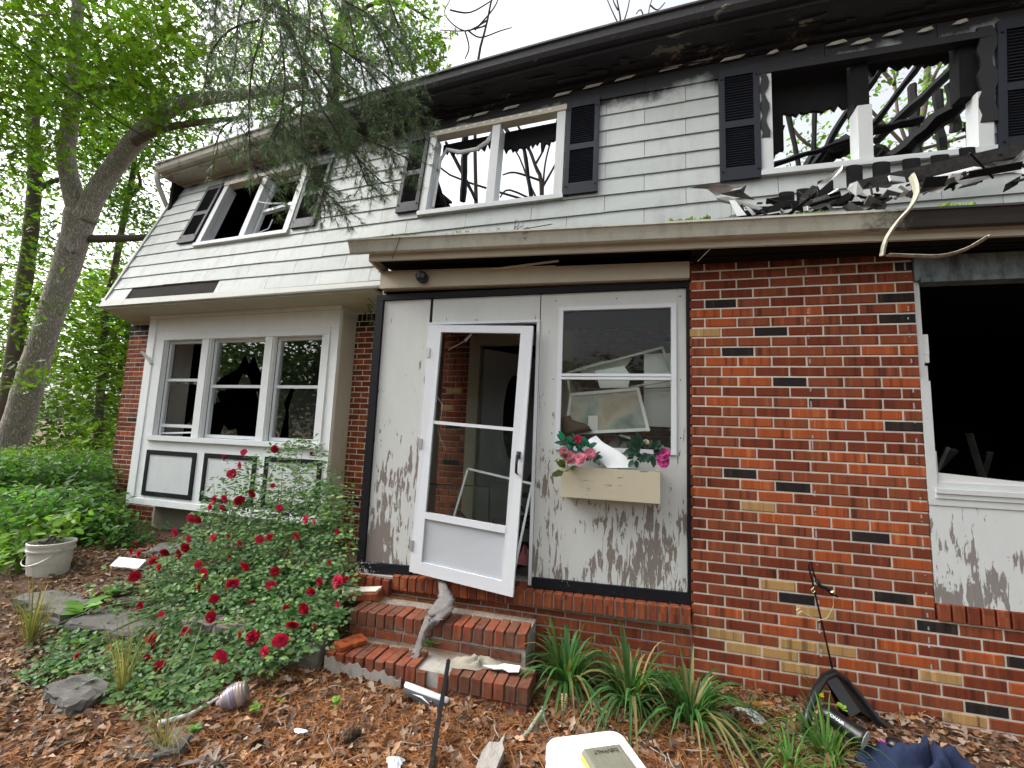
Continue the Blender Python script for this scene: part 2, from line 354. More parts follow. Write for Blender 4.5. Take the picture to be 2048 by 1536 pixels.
def glass_mat(name, tint=(1,1,1), refl=1.0, dirt=.0):
    mt, n, l, b = new_mat(name); n.remove(b)
    t = n.new('ShaderNodeBsdfTransparent'); t.inputs[0].default_value = (*tint, 1)
    g = n.new('ShaderNodeBsdfGlossy'); g.inputs['Roughness'].default_value = .015
    fr = n.new('ShaderNodeFresnel'); fr.inputs['IOR'].default_value = 1.5
    mx = n.new('ShaderNodeMixShader'); l.new(math_(n, l, 'MULTIPLY', fr.outputs[0], 1.1*refl, True), mx.inputs[0]); l.new(t.outputs[0], mx.inputs[1]); l.new(g.outputs[0], mx.inputs[2])
    last = mx.outputs[0]
    if dirt:
        d = n.new('ShaderNodeBsdfDiffuse'); d.inputs[0].default_value = (.4,.4,.36,1); m2 = n.new('ShaderNodeMixShader')
        l.new(math_(n, l, 'MULTIPLY', noise(n, l, 5, 6, .7, wpos(n, l)), dirt), m2.inputs[0]); l.new(last, m2.inputs[1]); l.new(d.outputs[0], m2.inputs[2]); last = m2.outputs[0]
    l.new(last, n['Material Output'].inputs[0]); return mt
MAT['glass'] = glass_mat('window_glass', (.93,.95,.93), .38, .012)
MAT['glass_dirty'] = glass_mat('dusty_glass', (.94,.94,.92), .35, .045)
def siding_mat():
    mt, n, l, b = new_mat('siding_paint'); g = n.new('ShaderNodeNewGeometry'); s = n.new('ShaderNodeSeparateXYZ'); l.new(g.outputs['Position'], s.inputs[0])
    oi = n.new('ShaderNodeObjectInfo')
    base = mixrgb(n, l, oi.outputs['Random'], (.37,.40,.388), (.43,.46,.445))
    st = noise(n, l, 1.0, 5, .65, wpos(n, l, (7,7,.9))); k = ramp(n, [(.5,(0,0,0)),(.75,(1,1,1))]); l.new(st, k.inputs[0])
    col = mixrgb(n, l, math_(n, l, 'MULTIPLY', k.outputs[0], .5), base, (.24,.225,.185))
    sm = noise(n, l, 3.5, 6, .7, wpos(n, l)); k3 = ramp(n, [(.55,(0,0,0)),(.8,(1,1,1))]); l.new(sm, k3.inputs[0])
    col = mixrgb(n, l, math_(n, l, 'MULTIPLY', k3.outputs[0], .38), col, (.17,.17,.155))
    # soot left by the fire below the eaves, thicker to the right
    xs = n.new('ShaderNodeMapRange'); xs.inputs[1].default_value = -7; xs.inputs[2].default_value = 2; xs.inputs[3].default_value = 4.97; xs.inputs[4].default_value = 4.40; l.new(s.outputs[0], xs.inputs[0])
    nz = noise(n, l, 2.8, 6, .65, wpos(n, l, (1,1,.8)))
    d = math_(n, l, 'MULTIPLY', math_(n, l, 'ADD', math_(n, l, 'SUBTRACT', s.outputs[2], xs.outputs[0]), math_(n, l, 'MULTIPLY', math_(n, l, 'SUBTRACT', nz, .5), .5)), 9.0, True)
    col = mixrgb(n, l, d, col, (.012,.0115,.013))
    l.new(col, b.inputs['Base Color']); b.inputs['Roughness'].default_value = .6
    bump(n, l, noise(n, l, 1, 4, .6, wpos(n, l, (90,90,8))), .12, b, .003); return mt
MAT['siding'] = siding_mat()
def eave_mat():
    """eave boards: pale at the left end, burnt black towards the right"""
    mt, n, l, b = new_mat('scorched_eave'); g = n.new('ShaderNodeNewGeometry'); s = n.new('ShaderNodeSeparateXYZ'); l.new(g.outputs['Position'], s.inputs[0])
    xs = n.new('ShaderNodeMapRange'); xs.inputs[1].default_value = -5.6; xs.inputs[2].default_value = -1.2; xs.inputs[3].default_value = .40; xs.inputs[4].default_value = 1.15; l.new(s.outputs[0], xs.inputs[0])
    nz = noise(n, l, 6, 7, .75, wpos(n, l, (1,1.6,1)), .8)
    d = math_(n, l, 'MULTIPLY', math_(n, l, 'SUBTRACT', math_(n, l, 'ADD', xs.outputs[0], math_(n, l, 'MULTIPLY', math_(n, l, 'SUBTRACT', nz, .5), 1.5)), .5), 5, True)
    rest = noise(n, l, 30, 5, .7, wpos(n, l)); dark = mixrgb(n, l, rest, (.007,.007,.0095), (.034,.033,.040))  # charred tones, lightened towards blue to paint in light bloom
    pk = ramp(n, [(.60,(0,0,0)),(.635,(1,1,1))]); l.new(noise(n, l, 2.6, 6, .7, wpos(n, l, (1,1,3.5)), .8), pk.inputs[0])
    l.new(mixrgb(n, l, math_(n, l, 'MULTIPLY', pk.outputs[0], .8), mixrgb(n, l, d, (.40,.39,.33), dark), (.20,.18,.14)), b.inputs['Base Color']); b.inputs['Roughness'].default_value = .6
    bump(n, l, rest, .4, b, .004); return mt
MAT['eave'] = eave_mat()
def ground_mat():
    mt, n, l, b = new_mat('pine_straw_ground'); p = wpos(n, l)
    a = noise(n, l, 1.6, 6, .65, p); f = noise(n, l, 45, 5, .75, p)
    r1 = ramp(n, [(.2,(.028,.017,.011)),(.45,(.085,.042,.022)),(.62,(.16,.075,.035)),(.85,(.24,.14,.08))]); l.new(f, r1.inputs[0])
    col = mixrgb(n, l, math_(n, l, 'MULTIPLY', a, .8), r1.outputs[0], (.05,.03,.02)); l.new(col, b.inputs['Base Color']); b.inputs['Roughness'].default_value = .95
    bump(n, l, f, .9, b, .02); return mt
MAT['ground'] = ground_mat()
MAT['strip'] = plain('weathered_trim', (.36,.35,.27), .6, .3, 20, .4, sc=(1,1,.3), dirt=(.03,.03,.025), dirt_amt=.42)
MAT['scorched'] = paint_mat('scorched_cream', (.34,.31,.24), (.010,.0095,.0095), .62, 5, 26)
MAT['kick'] = plain('grey_white_panel', (.42,.45,.48), .45, .10, 1.6, .03)
MAT['brick_old'] = [brick_mat('step_brick_red', (.23,.058,.027), (.10,.03,.02), (.30,.09,.045), False, False, True), brick_mat('step_brick_brown', (.15,.05,.028), (.07,.026,.02), (.21,.08,.045), False, False, True)]
MAT['white_up'] = paint_mat('weathered_white', (.56,.585,.58), (.22,.2,.17), .22, 20, 8)
MAT['skirt'] = plain('skirt_paint', (.36,.37,.335), .6, .14, 4, .06, dirt=(.12,.11,.09), dirt_amt=.34)
# ------------------------------------------------------------------ ground
def sstep(x, a, b):
    t = np.clip((x-a)/(b-a), 0, 1); return t*t*(3-2*t)
def gz(x, y):
    x = np.asarray(x, float); y = np.asarray(y, float)
    z = -.10+.06*sstep(y, -1.2, 0.1)
    z = z+.13*sstep(y, -.62, -.35)*(1-sstep(x, -2.55, -2.3))          # raised bed behind the edging blocks
    z = z+.05*np.sin(x*1.3+.4)*np.sin(y*1.1)*sstep(np.abs(x+1), 3, 7)
    z = z+.5*sstep(y, 6, 30)-.25*sstep(-x, 9, 25)
    return z+.012*np.sin(x*9.1+y*4.3)*np.cos(y*7.7-x*2.1)
gx = np.concatenate([[-160,-90,-50,-30,-20,-14,-10.5], np.linspace(-8.5, 3.2, 150), [4.5,7,11,18,30,55,100,160]])
gy = np.concatenate([[-160,-90,-45,-22,-12,-7,-4.5,-3], np.linspace(-2.2, 2.2, 80), [3,4.5,7,10,15,22,32,50,85,160]])
GX, GY = np.meshgrid(gx, gy, indexing='ij'); GZ = gz(GX, GY)
mb = MB(); ny = len(gy)
mb.v = list(zip(GX.ravel().tolist(), GY.ravel().tolist(), GZ.ravel().tolist()))
mb.f = [(i*ny+j, (i+1)*ny+j, (i+1)*ny+j+1, i*ny+j+1) for i in range(len(gx)-1) for j in range(ny-1)]
g = obj('ground', mb, MAT['ground'], None, True, fix=False); g['kind'] = 'structure'

# ------------------------------------------------------------------ house
house = empty('burned_house', (0,0,0), 'fire-damaged two-storey house of red brick and white shingle siding with black shutters', 'house')
def part(name, mb, mats, parent=house, **k): return obj(name, mb, mats, parent, **k)
BR = []      # every brick of the house: (wall object, frame, x0, x1, yfront, depth, z0, z1, material)
def pick(): return random.choices([0,1,2,3,4], [50,38,11,.5,.4])[0]
# --- pier and right-hand wall (front plane at y = 0)
wall_r = MB(); wall_r.box((.012,.006,-.3),(1.309,.22,2.80)); wall_r.box((1.309,.006,-.3),(4.25,.22,.515))
wr = part('brick_wall', wall_r, MAT['mortar'])
special = {}
for k, i in [(1,6),(4,6),(6,6),(7,2),(12,3),(16,6),(21,1),(22,3),(26,5),(31,5),(32,3),(33,6),(39,7),(35,8)]: special[(k,i)] = 3
for k, i in [(7,0),(31,2),(33,3),(36,3),(36,4),(37,1),(37,2),(38,3),(24,2),(37,6),(40,7),(41,5)]: special[(k,i)] = 4
for k, i in [(5,0),(5,1),(6,1),(9,5),(10,1),(15,5),(16,4),(17,2),(17,3),(25,2),(25,3),(25,4),(25,5),(32,5),(32,4),(35,5),(37,4),(39,1),(2,0)]: special[(k,i)] = 2
for k in range(-1, 43):
    z1 = ZJ-k*HC-.005; z0 = z1-HC+.0105; xe = 1.312 if k < 33 else 4.25
    x = 0.0; i = 0; first = True
    while x < xe-.02:
        L = .0916 if (first and k % 2 == 0) else .1932
        x1 = min(x+L, xe); 
        if x1-x > .02: BR.append((wr, 0, x, x1, random.uniform(-.0015,.0015), .08, z0, z1, special.get((k,i), pick())))
        x = x+L+.0102; i += 1; first = False
# rowlock sill under the right-hand window
sill_r = []
x = 1.322
while x < 4.2:
    BR.append((wr, 0, x, x+.057, -.014, .1, .517, .612, random.choices([0,1,2],[5,6,1])[0])); x += .0675
# --- base wall under the porch enclosure
wall_b = MB(); wall_b.box((-2.45,.010,-.3),(.012,.24,.315)); wb = part('brick_wall', wall_b, MAT['mortar_grey'])
for k in range(7):
    z1 = .305-k*HC-.005; z0 = z1-HC+.0105; x = -2.44; first = True
    while x < -.015:
        L = .0916 if (first and k % 2) else .1932; x1 = min(x+L, -.006)
        if x1-x > .03: BR.append((wb, 0, x, x1, .002+random.uniform(-.002,.002), .08, z0, z1, random.choices([0,1,2,3],[70,20,8,1])[0]))
        x += L+.0102; first = False
cap = MB(); cap.v = []
for i in range(36):
    x = -2.46+i*.0683; top = .424+.018*x; y = -.05+random.uniform(-.004,.004); dz = 0
    if i < 5: top -= .012+.004*i; y -= .03
    BR.append((wb, 0, x, x+.058, y, .19, top-.102, top, random.choices([0,1,2],[70,22,8])[0]))
capm = MB(); capm.hexa([(-2.45,-.035,.29),(-.01,-.035,.31),(-.01,.2,.31),(-2.45,.2,.29),(-2.45,-.035,.366),(-.01,-.035,.412),(-.01,.3,.418),(-2.45,.3,.372)])
part('mortar_bed', capm, MAT['mortar_grey'])
# --- left wall (house frame), front plane b = 1.33
wall_l = MB(fH); wall_l.box((-7.72,1.336,-.3),(-6.76,1.6,2.93)); wall_l.box((-3.80,1.336,-.3),(-3.0,1.6,2.93)); wall_l.box((-6.76,1.336,-.3),(-3.80,1.6,.55)); wl = part('brick_wall', wall_l, MAT['mortar'])
for k in range(45):
    z1 = 2.862-k*HC-.005; z0 = z1-HC+.0105
    for (A, Bx) in ((-7.73 if z1 > .36 else -7.5, -6.84), (-3.79, -3.02)):
        x = A; first = True
        while x < Bx:
            L = .0916 if (first and k % 2) else .1932
            if k == 0 and A == -3.79: L = .057
            BR.append((wl, 1, x, min(x+L, -6.785) if A < -7 else x+L, 1.33+random.uniform(-.002,.002), .08, z0 - (.0 if k else 0), z1 if k else z1+.03, random.choices([0,1,2,3],[58,26,14,2])[0])); x += L+.0102; first = False
# --- brick front wall inside the porch
DX0, DX1 = -2.10, -1.16
wall_p = MB(fH); wall_p.box((-3.0,1.409,.2),(DX0-.05,1.6,2.75)); wall_p.box((DX1+.05,1.409,.2),(.2,1.6,2.75)); wall_p.box((DX0-.05,1.409,2.5),(DX1+.05,1.6,2.75))
wp = part('brick_wall', wall_p, MAT['mortar_grey'])
for k in range(36):
    z1 = 2.73-k*HC-.005; z0 = z1-HC+.0105
    for (A, Bx) in ((-3.0, DX0-.06), (DX1+.06, .1)):
        x = A+(.1 if k % 2 else 0)
        while x < Bx-.03:
            x1 = min(x+.1932, Bx)
            BR.append((wp, 1, x, x1, 1.40, .08, z0, z1, random.choices([0,1,2,3,4],[60,30,5,3,2])[0])); x += .2034
# the 300 bricks that show largest are pieces of their own, the rest are joined wall by wall
def score(b):
    w_, fr, x0, x1, y, d, z0, z1, mi = b
    c = (.5*(x0+x1), y, .5*(z0+z1)); c = fH(c) if fr else c
    u, v, dd = pix(c)
    if dd < 0 or u < -20 or u > 2068 or v < -20 or v > 1556: return 0
    hid = w_ is wp or (w_ is wb and (x1 < -1.02))
    return (x1-x0)*(z1-z0)/dd**2*(0.05 if hid else 1)
order = sorted(range(len(BR)), key=lambda i: -score(BR[i])); single = set(order[:300])
cache = {}; rest = {}
for i, b in enumerate(BR):
    w_, fr, x0, x1, y, d, z0, z1, mi = b
    if i in single:
        key = (round(x1-x0,3), round(z1-z0,3), round(d,2), mi)
        if key not in cache:
            q = MB(); L, H = x1-x0, z1-z0; q.cbox((-L/2,0,-H/2),(L/2,d,H/2), .0045)
            o = obj('brick', q, MAT['brick'][mi]); cache[key] = o.data
        else:
            o = bpy.data.objects.new('brick', cache[key]); COL.objects.link(o)
        o.parent = w_; c = (.5*(x0+x1), y, .5*(z0+z1))
        o.location = fH(c) if fr else c; o.rotation_euler = (0, random.uniform(-.004,.004), -TH if fr else 0)
    else:
        q = rest.setdefault((w_.name, fr), MB(fH if fr else ident)); q.cbox((x0,y,z0),(x1,y+d,z1), .0045, mi)
for (wn, fr), q in rest.items():
    o = part('bricks', q, MAT['brick'], bpy.data.objects[wn]); o['kind'] = 'stuff'
# foundation under the bay
q = MB(fH); q.box((-6.66,1.27,-.3),(-3.9,1.329,.55)); part('foundation_panel', q, MAT['concrete'])

# --- upper storey: felt backing, shingles, corner and skirt boards
WIN = [(-5.95,-4.385),(-2.605,-1.06),(.597,2.04)]; WT0, WT1 = .372, .885
def cut(a0, a1, holes):
    segs = [(a0, a1)]
    for h0, h1 in holes:
        n_ = []
        for s0, s1 in segs:
            if h1 <= s0 or h0 >= s1: n_.append((s0, s1)); continue
            if h0 > s0: n_.append((s0, h0))
            if h1 < s1: n_.append((h1, s1))
        segs = n_
    return segs
AL, AR = -7.1, 4.3
q = MB(fH); edges = sorted([AL, AR]+[x for w_ in WIN for x in w_])
grid = sorted(set(edges+[round(x,2) for x in np.arange(-6.8, 4.2, .4)]))
for a0, a1 in zip(grid[:-1], grid[1:]):
    inwin = any(a0 >= w0-1e-6 and a1 <= w1+1e-6 for w0, w1 in WIN)
    for t0, t1 in ((0,WT0),(WT0,WT1),(WT1,1.0)):
        if inwin and t0 == WT0: continue
        q.patch(a0, a1, t0, t1, -.09, 0)
sid = part('siding', q, MAT['felt'])
TL = [.03+.085*k for k in range(12)]
for k, t0 in enumerate(TL):
    t1 = min(t0+.085, 1.0); a = AL-(.345 if k % 2 else 0)-.12
    while a < AR:
        a0, a1 = max(a, AL), min(a+.69, AR); a += .69
        if a1-a0 < .03: continue
        holes = [w_ for w_ in WIN] if (t0 > WT0-.01 and t1 < WT1+.01) else []
        if k == 0: holes = holes+[(-6.74,-5.22)]
        for s0, s1 in cut(a0+.002, a1-.002, holes):
            if s1-s0 < .02: continue
            q = MB(fH); tj = random.uniform(-.002,.002)
            q.hexa([MS(s0,t0+tj,.002),MS(s1,t0+tj,.002),MS(s1,t1+.004,.001),MS(s0,t1+.004,.001),MS(s0,t0+tj,.020),MS(s1,t0+tj,.020),MS(s1,t1+.004,.006),MS(s0,t1+.004,.006)])
            part('shingle', q, MAT['siding'], sid)
q = MB(fH); q.patch(AL-.01, AR, -.012, .030, .0, .030); part('skirt_board', q, MAT['skirt'])
q = MB(fH); q.patch(AL-.045, AL, -.012, 1.0, -.09, .03); part('corner_board', q, MAT['skirt'])
q = MB(fH); q.prism([(AL-.0,.66,2.95),(AL-.0,1.42,5.05),(AL,3.7,5.55),(AL,3.7,2.95)], (.015,0,0)); part('gable_wall', q, MAT['siding'])
# overhang soffit of the upper storey, its left end cut back to the wall corner; the gap over the bay is burnt open
q = MB(fH)
q.prism([(AL,.60,2.905),(-3.0,.60,2.905),(-3.0,.98,2.905),(-6.6,.98,2.905),(-6.85,1.35,2.905),(-7.72,1.35,2.905)], (0,0,.03))
part('soffit', q, MAT['soffit'])
q = MB(fH); q.prism([(-3.95,.98,2.906),(-3.0,.98,2.906),(-3.0,1.35,2.906),(-3.70,1.35,2.906)], (0,0,.03)); part('soffit', q, MAT['soffit'])
# --- eaves
def sweep(T, xs, prof, f):
    q = MB(T); n = len(prof); pts = []
    for x in xs:
        for (y, z) in prof: pts.append(f(x, y, z))
    fs = [(i*n+j, i*n+(j+1)%n, (i+1)*n+(j+1)%n, (i+1)*n+j) for i in range(len(xs)-1) for j in range(n)]
    fs += [tuple(range(n))[::-1], tuple((len(xs)-1)*n+j for j in range(n))]
    return q.add(pts, fs)
ea = lambda a, y, z: (a, btop(a)+y, ztop(a)+z+(.045*(a+7.1)/7.5 if y < -.2 else 0))
xs = np.arange(AL-.08, AR+.01, .3)
part('eave_soffit', sweep(fH, xs, [(.05,0),(-.26,0),(-.26,.02),(.05,.02)], ea), MAT['eave'])
part('fascia', sweep(fH, xs, [(-.26,-.012),(-.285,-.012),(-.285,.135),(-.26,.135)], ea), MAT['eave'])
part('gutter', sweep(fH, xs, [(-.286,.025),(-.35,.025),(-.375,.06),(-.385,.115),(-.405,.125),(-.405,.142),(-.375,.14),(-.36,.06),(-.34,.04),(-.286,.04)], ea), MAT['eave'])
part('frieze_board', sweep(fH, xs, [(0.02,-.001),(-.028,-.001),(-.045,-.055),(-.0,-.055)], ea), MAT['eave'])
q = MB(fH)                                                      # scorched lath and paint hanging off the soffit
for k in range(70):
    a = random.uniform(-2.9, 2.6); y = -random.uniform(.0,.25); p = np.array(ea(a, y, -.004)); L_ = random.uniform(.05,.32); d_ = np.array((1, random.uniform(-.15,.15), random.uniform(-.10,.06)))
    q.beam(p, p+d_*L_, random.uniform(.008,.05), random.uniform(.003,.010), (0,random.uniform(-.4,.4),1))
part('hanging_scraps', q, MAT['eave'])['kind'] = 'stuff'
# downspout elbow hanging at the left end of the eave
q = MB(fH); e0 = np.array(ea(AL-.10, -.34, .02))
q.tube([e0+(.0,0,.02), e0+(-.005,.01,-.07), e0+(-.01,.05,-.17), e0+(.0,.16,-.36), e0+(.02,.28,-.55)], [.036,.036,.036,.034,.034], 10)
part('downspout', q, MAT['gutter'], smooth=True)
# roof left over the unburnt end
q = MB(fH); q.hexa([(AL-.1,1.15,5.16),(-3.7,.85,5.17),(-3.7,3.7,5.6),(AL-.1,3.7,5.6),(AL-.1,1.15,5.2),(-3.7,.85,5.21),(-3.7,3.7,5.64),(AL-.1,3.7,5.64)]); part('roof', q, MAT['felt'])
# rooms: floors, partitions, sooted walls
q = MB(fH); q.box((AL+.05,.72,2.94),(4.3,7,2.99)); q.box((-7.7,1.34,2.935),(AL+.049,7,2.985)); part('upper_floor', q, MAT['char'])
for a_, b_ in (((-3.80,1.3,2.99),(-3.72,3.6,5.1)),((AL+.06,3.6,2.99),(-3.72,3.68,5.55)),((AL+.02,1.2,2.99),(AL+.08,3.6,5.0))): q = MB(fH); q.box(a_, b_); part('interior_wall', q, MAT['dark_int'])
q = MB(fH); q.box((AL+.05,1.55,4.98),(-3.72,3.7,5.03)); part('ceiling', q, MAT['dark_int'])
q = MB(fH); q.beam((-5.6,3.3,2.99),(-4.6,2.4,4.7),.05,.14); q.beam((-6.4,3,3.2),(-4.4,2.6,3.5),.05,.1); q.beam((-5.1,2.0,3.3),(-3.9,3.2,4.5),.04,.3); part('charred_joist', q, MAT['char2'])
q = MB(fH); q.box((-7.66,1.6,.3),(-7.6,5,2.94)); q.box((-7.6,4.9,.3),(-2.4,5,2.94)); q.box((-2.5,1.6,.3),(-2.42,5,2.94)); q.box((-7.6,1.60,.30),(-2.4,5,.36)); part('interior_wall', q, MAT['dark_int'])
q = MB(fH); q.box((-.9,1.61,.3),(-.84,5,2.94)); q.box((-2.4,5,.3),(1.3,5.06,2.94)); q.box((-2.4,1.4,.3),(1.2,5,.36)); part('interior_wall', q, MAT['dark_int'])
q = MB(); q.box((1.25,.225,.35),(1.31,4,2.74)); q.box((1.3,4,.35),(4.2,4.06,2.74)); q.box((4.19,.105,-.2),(4.25,4,2.74)); q.box((1.3,.05,.34),(4.2,4,.40)); q.box((1.3,.08,2.72),(4.2,4,2.77)); part('interior_wall', q, MAT['dark_int'])
# --- shutters on the upper storey
def shutter(a0, a1, t0, t1):
    q = MB(fH); fw = .045; da = a1-a0; dt = t1-t0; ft = .03
    q.patch(a0, a0+fw, t0, t1, .022, .05); q.patch(a1-fw, a1, t0, t1, .022, .05)
    tm = t0+dt*.46
    for (u0, u1) in ((t0, t0+ft*1.9), (tm, tm+ft), (t1-ft*1.3, t1)): q.patch(a0+fw, a1-fw, u0, u1, .022, .049)
    s = part('shutter', q, MAT['shutter'])
    q = MB(fH); q.patch(a0+fw, a1-fw, t0+.02, t1-.02, .021, .027)
    for (u0, u1) in ((t0+ft*1.9, tm), (tm+ft, t1-ft*1.3)):
        n = 17
        for i in range(n):
            c = u0+(u1-u0)*(i+.5)/n; hh = (u1-u0)/n*.42
            q.hexa([MS(a0+fw,c-hh,.046),MS(a1-fw,c-hh,.046),MS(a1-fw,c+hh,.030),MS(a0+fw,c+hh,.030),MS(a0+fw,c-hh-.002,.041),MS(a1-fw,c-hh-.002,.041),MS(a1-fw,c+hh-.002,.026),MS(a0+fw,c+hh-.002,.026)])
    o = part('louvers', q, MAT['shutter'], s); o['kind'] = 'stuff'
    q = MB(fH)
    for aa in (a0+.022, a1-.022):
        for tt in (t0+.04, t1-.05):
            p = np.array(MS(aa, tt, .052)); q.box(p-(.006,.006,.006), p+(.006,.002,.006))
    part('fixing_bolt', q, MAT['black'], s)
for a0, a1, t0, t1 in [(-6.31,-5.985,.415,.885),(-4.34,-3.99,.40,.865),(-2.885,-2.61,.405,.885),(-1.045,-.728,.386,.893),(.288,.592,.366,.905),(2.06,2.38,.366,.91)]: shutter(a0, a1, t0, t1)
# --- upper windows
def upper_window(a0, a1, am, burnt=0):
    cw = .085; tb, tt = WT0, WT1
    q = MB(fH)
    top = tt-.03
    q.patch(a0, a0+cw, tb+.028, top, -.03, .035); 
    if not burnt: q.patch(a1-cw, a1, tb+.028, top, -.03, .035)
    else: q.patch(a1-cw, a1, tb+.028, tb+.26, -.03, .035)
    q.patch(a0-.01, a1+.01, tb+.002, tb+.026, -.05, .05)
    w_ = part('window', q, MAT['white_up'])
    q = MB(fH)                                               # reveals
    q.patch(a0+cw*.5, a0+cw*.9, tb+.03, top, -.11, -.031); q.patch(a1-cw*.9, a1-cw*.5, tb+.03, top, -.11, -.031); q.patch(a0+cw, a1-cw, tb+.012, tb+.028, -.11, -.051)
    part('jamb', q, MAT['vinyl'] if not burnt else MAT['white_up'], w_)
    q = MB(fH); q.patch(am-.045, am+.045, tb+.028, top if not burnt else tb+.27, -.12, .03); part('mullion', q, MAT['white_up'], w_)
    if burnt:
        q = MB(fH); q.patch(am-.05, am+.05, tb+.27, tt, -.14, -.02); part('charred_post', q, MAT['char'], w_); q = MB(fH); q.patch(a1-.16, a1-.02, tb+.26, tt, -.12, -.01); part('charred_post', q, MAT['char'], w_)
    q = MB(fH); q.patch(a0-.01, a1+.01, top, tt, -.05, .045)
    part('head_casing', q, MAT['cream'] if not burnt else MAT['scorched'], w_)
    return w_
wL = upper_window(-5.95,-4.385,-5.15); wM = upper_window(-2.605,-1.06,-1.80); wR = upper_window(.597,2.04,1.30,1)
# dentil-like row of peeling flecks along the heads
for w_, (a0, a1), t in ((wL,(-5.95,-4.385),.868),(wM,(-2.605,-1.06),.868)):
    q = MB(fH)
    for i in range(13):
        a = a0+.12+i*(a1-a0-.2)/13; q.add([MS(a,t,.047),MS(a+.03,t-.002,.05),MS(a+.05,t+.007,.047),MS(a+.01,t+.008,.05)], [(0,1,2,3)])
    part('peeling_flecks', q, MAT['white_clean'], w_)
# sash left in the right half of the left window, meeting rail broken loose
q = MB(fH)
q.patch(-5.095,-5.055,.405,.85,-.10,-.06); q.patch(-4.51,-4.472,.405,.85,-.10,-.06); q.patch(-5.055,-4.51,.405,.425,-.10,-.06); q.patch(-5.055,-4.51,.832,.85,-.10,-.06)
q.hexa([MS(-5.06,.60,-.10),MS(-4.5,.625,-.10),MS(-4.5,.645,-.10),MS(-5.06,.62,-.10),MS(-5.06,.60,-.05),MS(-4.5,.625,-.05),MS(-4.5,.645,-.05),MS(-5.06,.62,-.05)])
part('sash', q, MAT['vinyl'], wL)
q = MB(fH); q.tube([MS(-5.12,.655,.02),MS(-4.95,.64,-.01),MS(-4.66,.632,-.04)], [.010,.012,.008], 6); q.tube([MS(-4.86,.545,-.08),MS(-4.9,.49,-.10),MS(-4.97,.455,-.06),MS(-5.04,.445,-.08)], .008, 6); part('broken_rail', q, MAT['vinyl'], wL)
q = MB(fH)
q.add([MS(-5.055,.83,-.08),MS(-4.9,.83,-.08),MS(-4.98,.80,-.08),MS(-5.0,.75,-.08),MS(-5.03,.69,-.08),MS(-5.055,.66,-.08)], [tuple(range(6))]); part('glass_shard', q, MAT['glass_dirty'], wL)
# warped vinyl track sagging in the middle window
q = MB(fH); q.tube([MS(-2.50,.45,-.06),MS(-2.49,.74,-.06),MS(-2.42,.80,-.06),MS(-2.25,.765,-.06),MS(-2.05,.765,-.06),MS(-1.93,.80,-.06),MS(-1.86,.865,-.06)], [.02,.02,.02,.022,.022,.022,.02], 6); part('warped_track', q, MAT['alu_white'], wM)
# ragged burnt edge under the heads, with the sheathing hanging down
def ragged(a0, a1, tA, lo, hi, n, mat, w_, d=-.13):
    q = MB(fH); xs_ = np.linspace(a0, a1, n); tb_ = [tA-random.uniform(lo, hi) for _ in xs_]
    for i in range(n-1):
        q.hexa([MS(xs_[i],tb_[i],d-.03),MS(xs_[i+1],tb_[i+1],d-.03),MS(xs_[i+1],tA,d-.03),MS(xs_[i],tA,d-.03),MS(xs_[i],tb_[i],d),MS(xs_[i+1],tb_[i+1],d),MS(xs_[i+1],tA,d),MS(xs_[i],tA,d)])
    part('burnt_sheathing', q, mat, w_)
ragged(-2.52,-1.86,.87,.03,.10,26,MAT['char'],wM); ragged(-1.76,-1.14,.87,.09,.13,26,MAT['char'],wM)
ragged(.68,1.25,.89,.17,.20,22,MAT['char'],wR); ragged(.68,.80,.72,.14,.2,6,MAT['char'],wR); ragged(1.34,1.95,.89,.02,.06,26,MAT['char'],wR)
# blistered, peeled casing of the right window
for (a, t0, t1, wd) in ((.60,.55,.86,.05),(1.965,.50,.90,.085)):
    q = MB(fH); n = 12; L = []
    for i in range(n+1):
        t = t0+(t1-t0)*i/n; L.append((a+.012*math.sin(i*1.9), a+wd+.018*math.sin(i*1.3+1)+random.uniform(-.006,.006), t))
    for i in range(n):
        q.hexa([MS(L[i][0],L[i][2],.02),MS(L[i][1],L[i][2],.03),MS(L[i+1][1],L[i+1][2],.03),MS(L[i+1][0],L[i+1][2],.02),MS(L[i][0],L[i][2],(.04)),MS(L[i][1],L[i][2],.045),MS(L[i+1][1],L[i+1][2],.045),MS(L[i+1][0],L[i+1][2],.04)])
    part('blistered_casing', q, MAT['scorched'], wR)
q = MB(fH)
for i in range(7):
    a = .66+i*.19+random.uniform(-.03,.03); t = .93+random.uniform(-.012,.02); wd = random.uniform(.06,.17); q.add([MS(a,t,.03),MS(a+wd*.5,t-.004,.036),MS(a+wd,t+.003,.033),MS(a+wd*.8,t+.012,.045),MS(a+wd*.3,t+.008,.04)], [(0,1,2,3,4)])
for (a, t) in ((-.9,.955),(-.6,.962),(-.2,.965),(.05,.968),(.3,.955),(-1.2,.945),(-1.75,.93),(-2.1,.93),(-2.3,.925)):
    q.add([MS(a,t,.03),MS(a+.16,t+.003,.03),MS(a+.2,t+.010,.045),MS(a+.04,t+.012,.04)], [(0,1,2,3)])
part('peeled_paint_strips', q, MAT['gutter'])['kind'] = 'stuff'
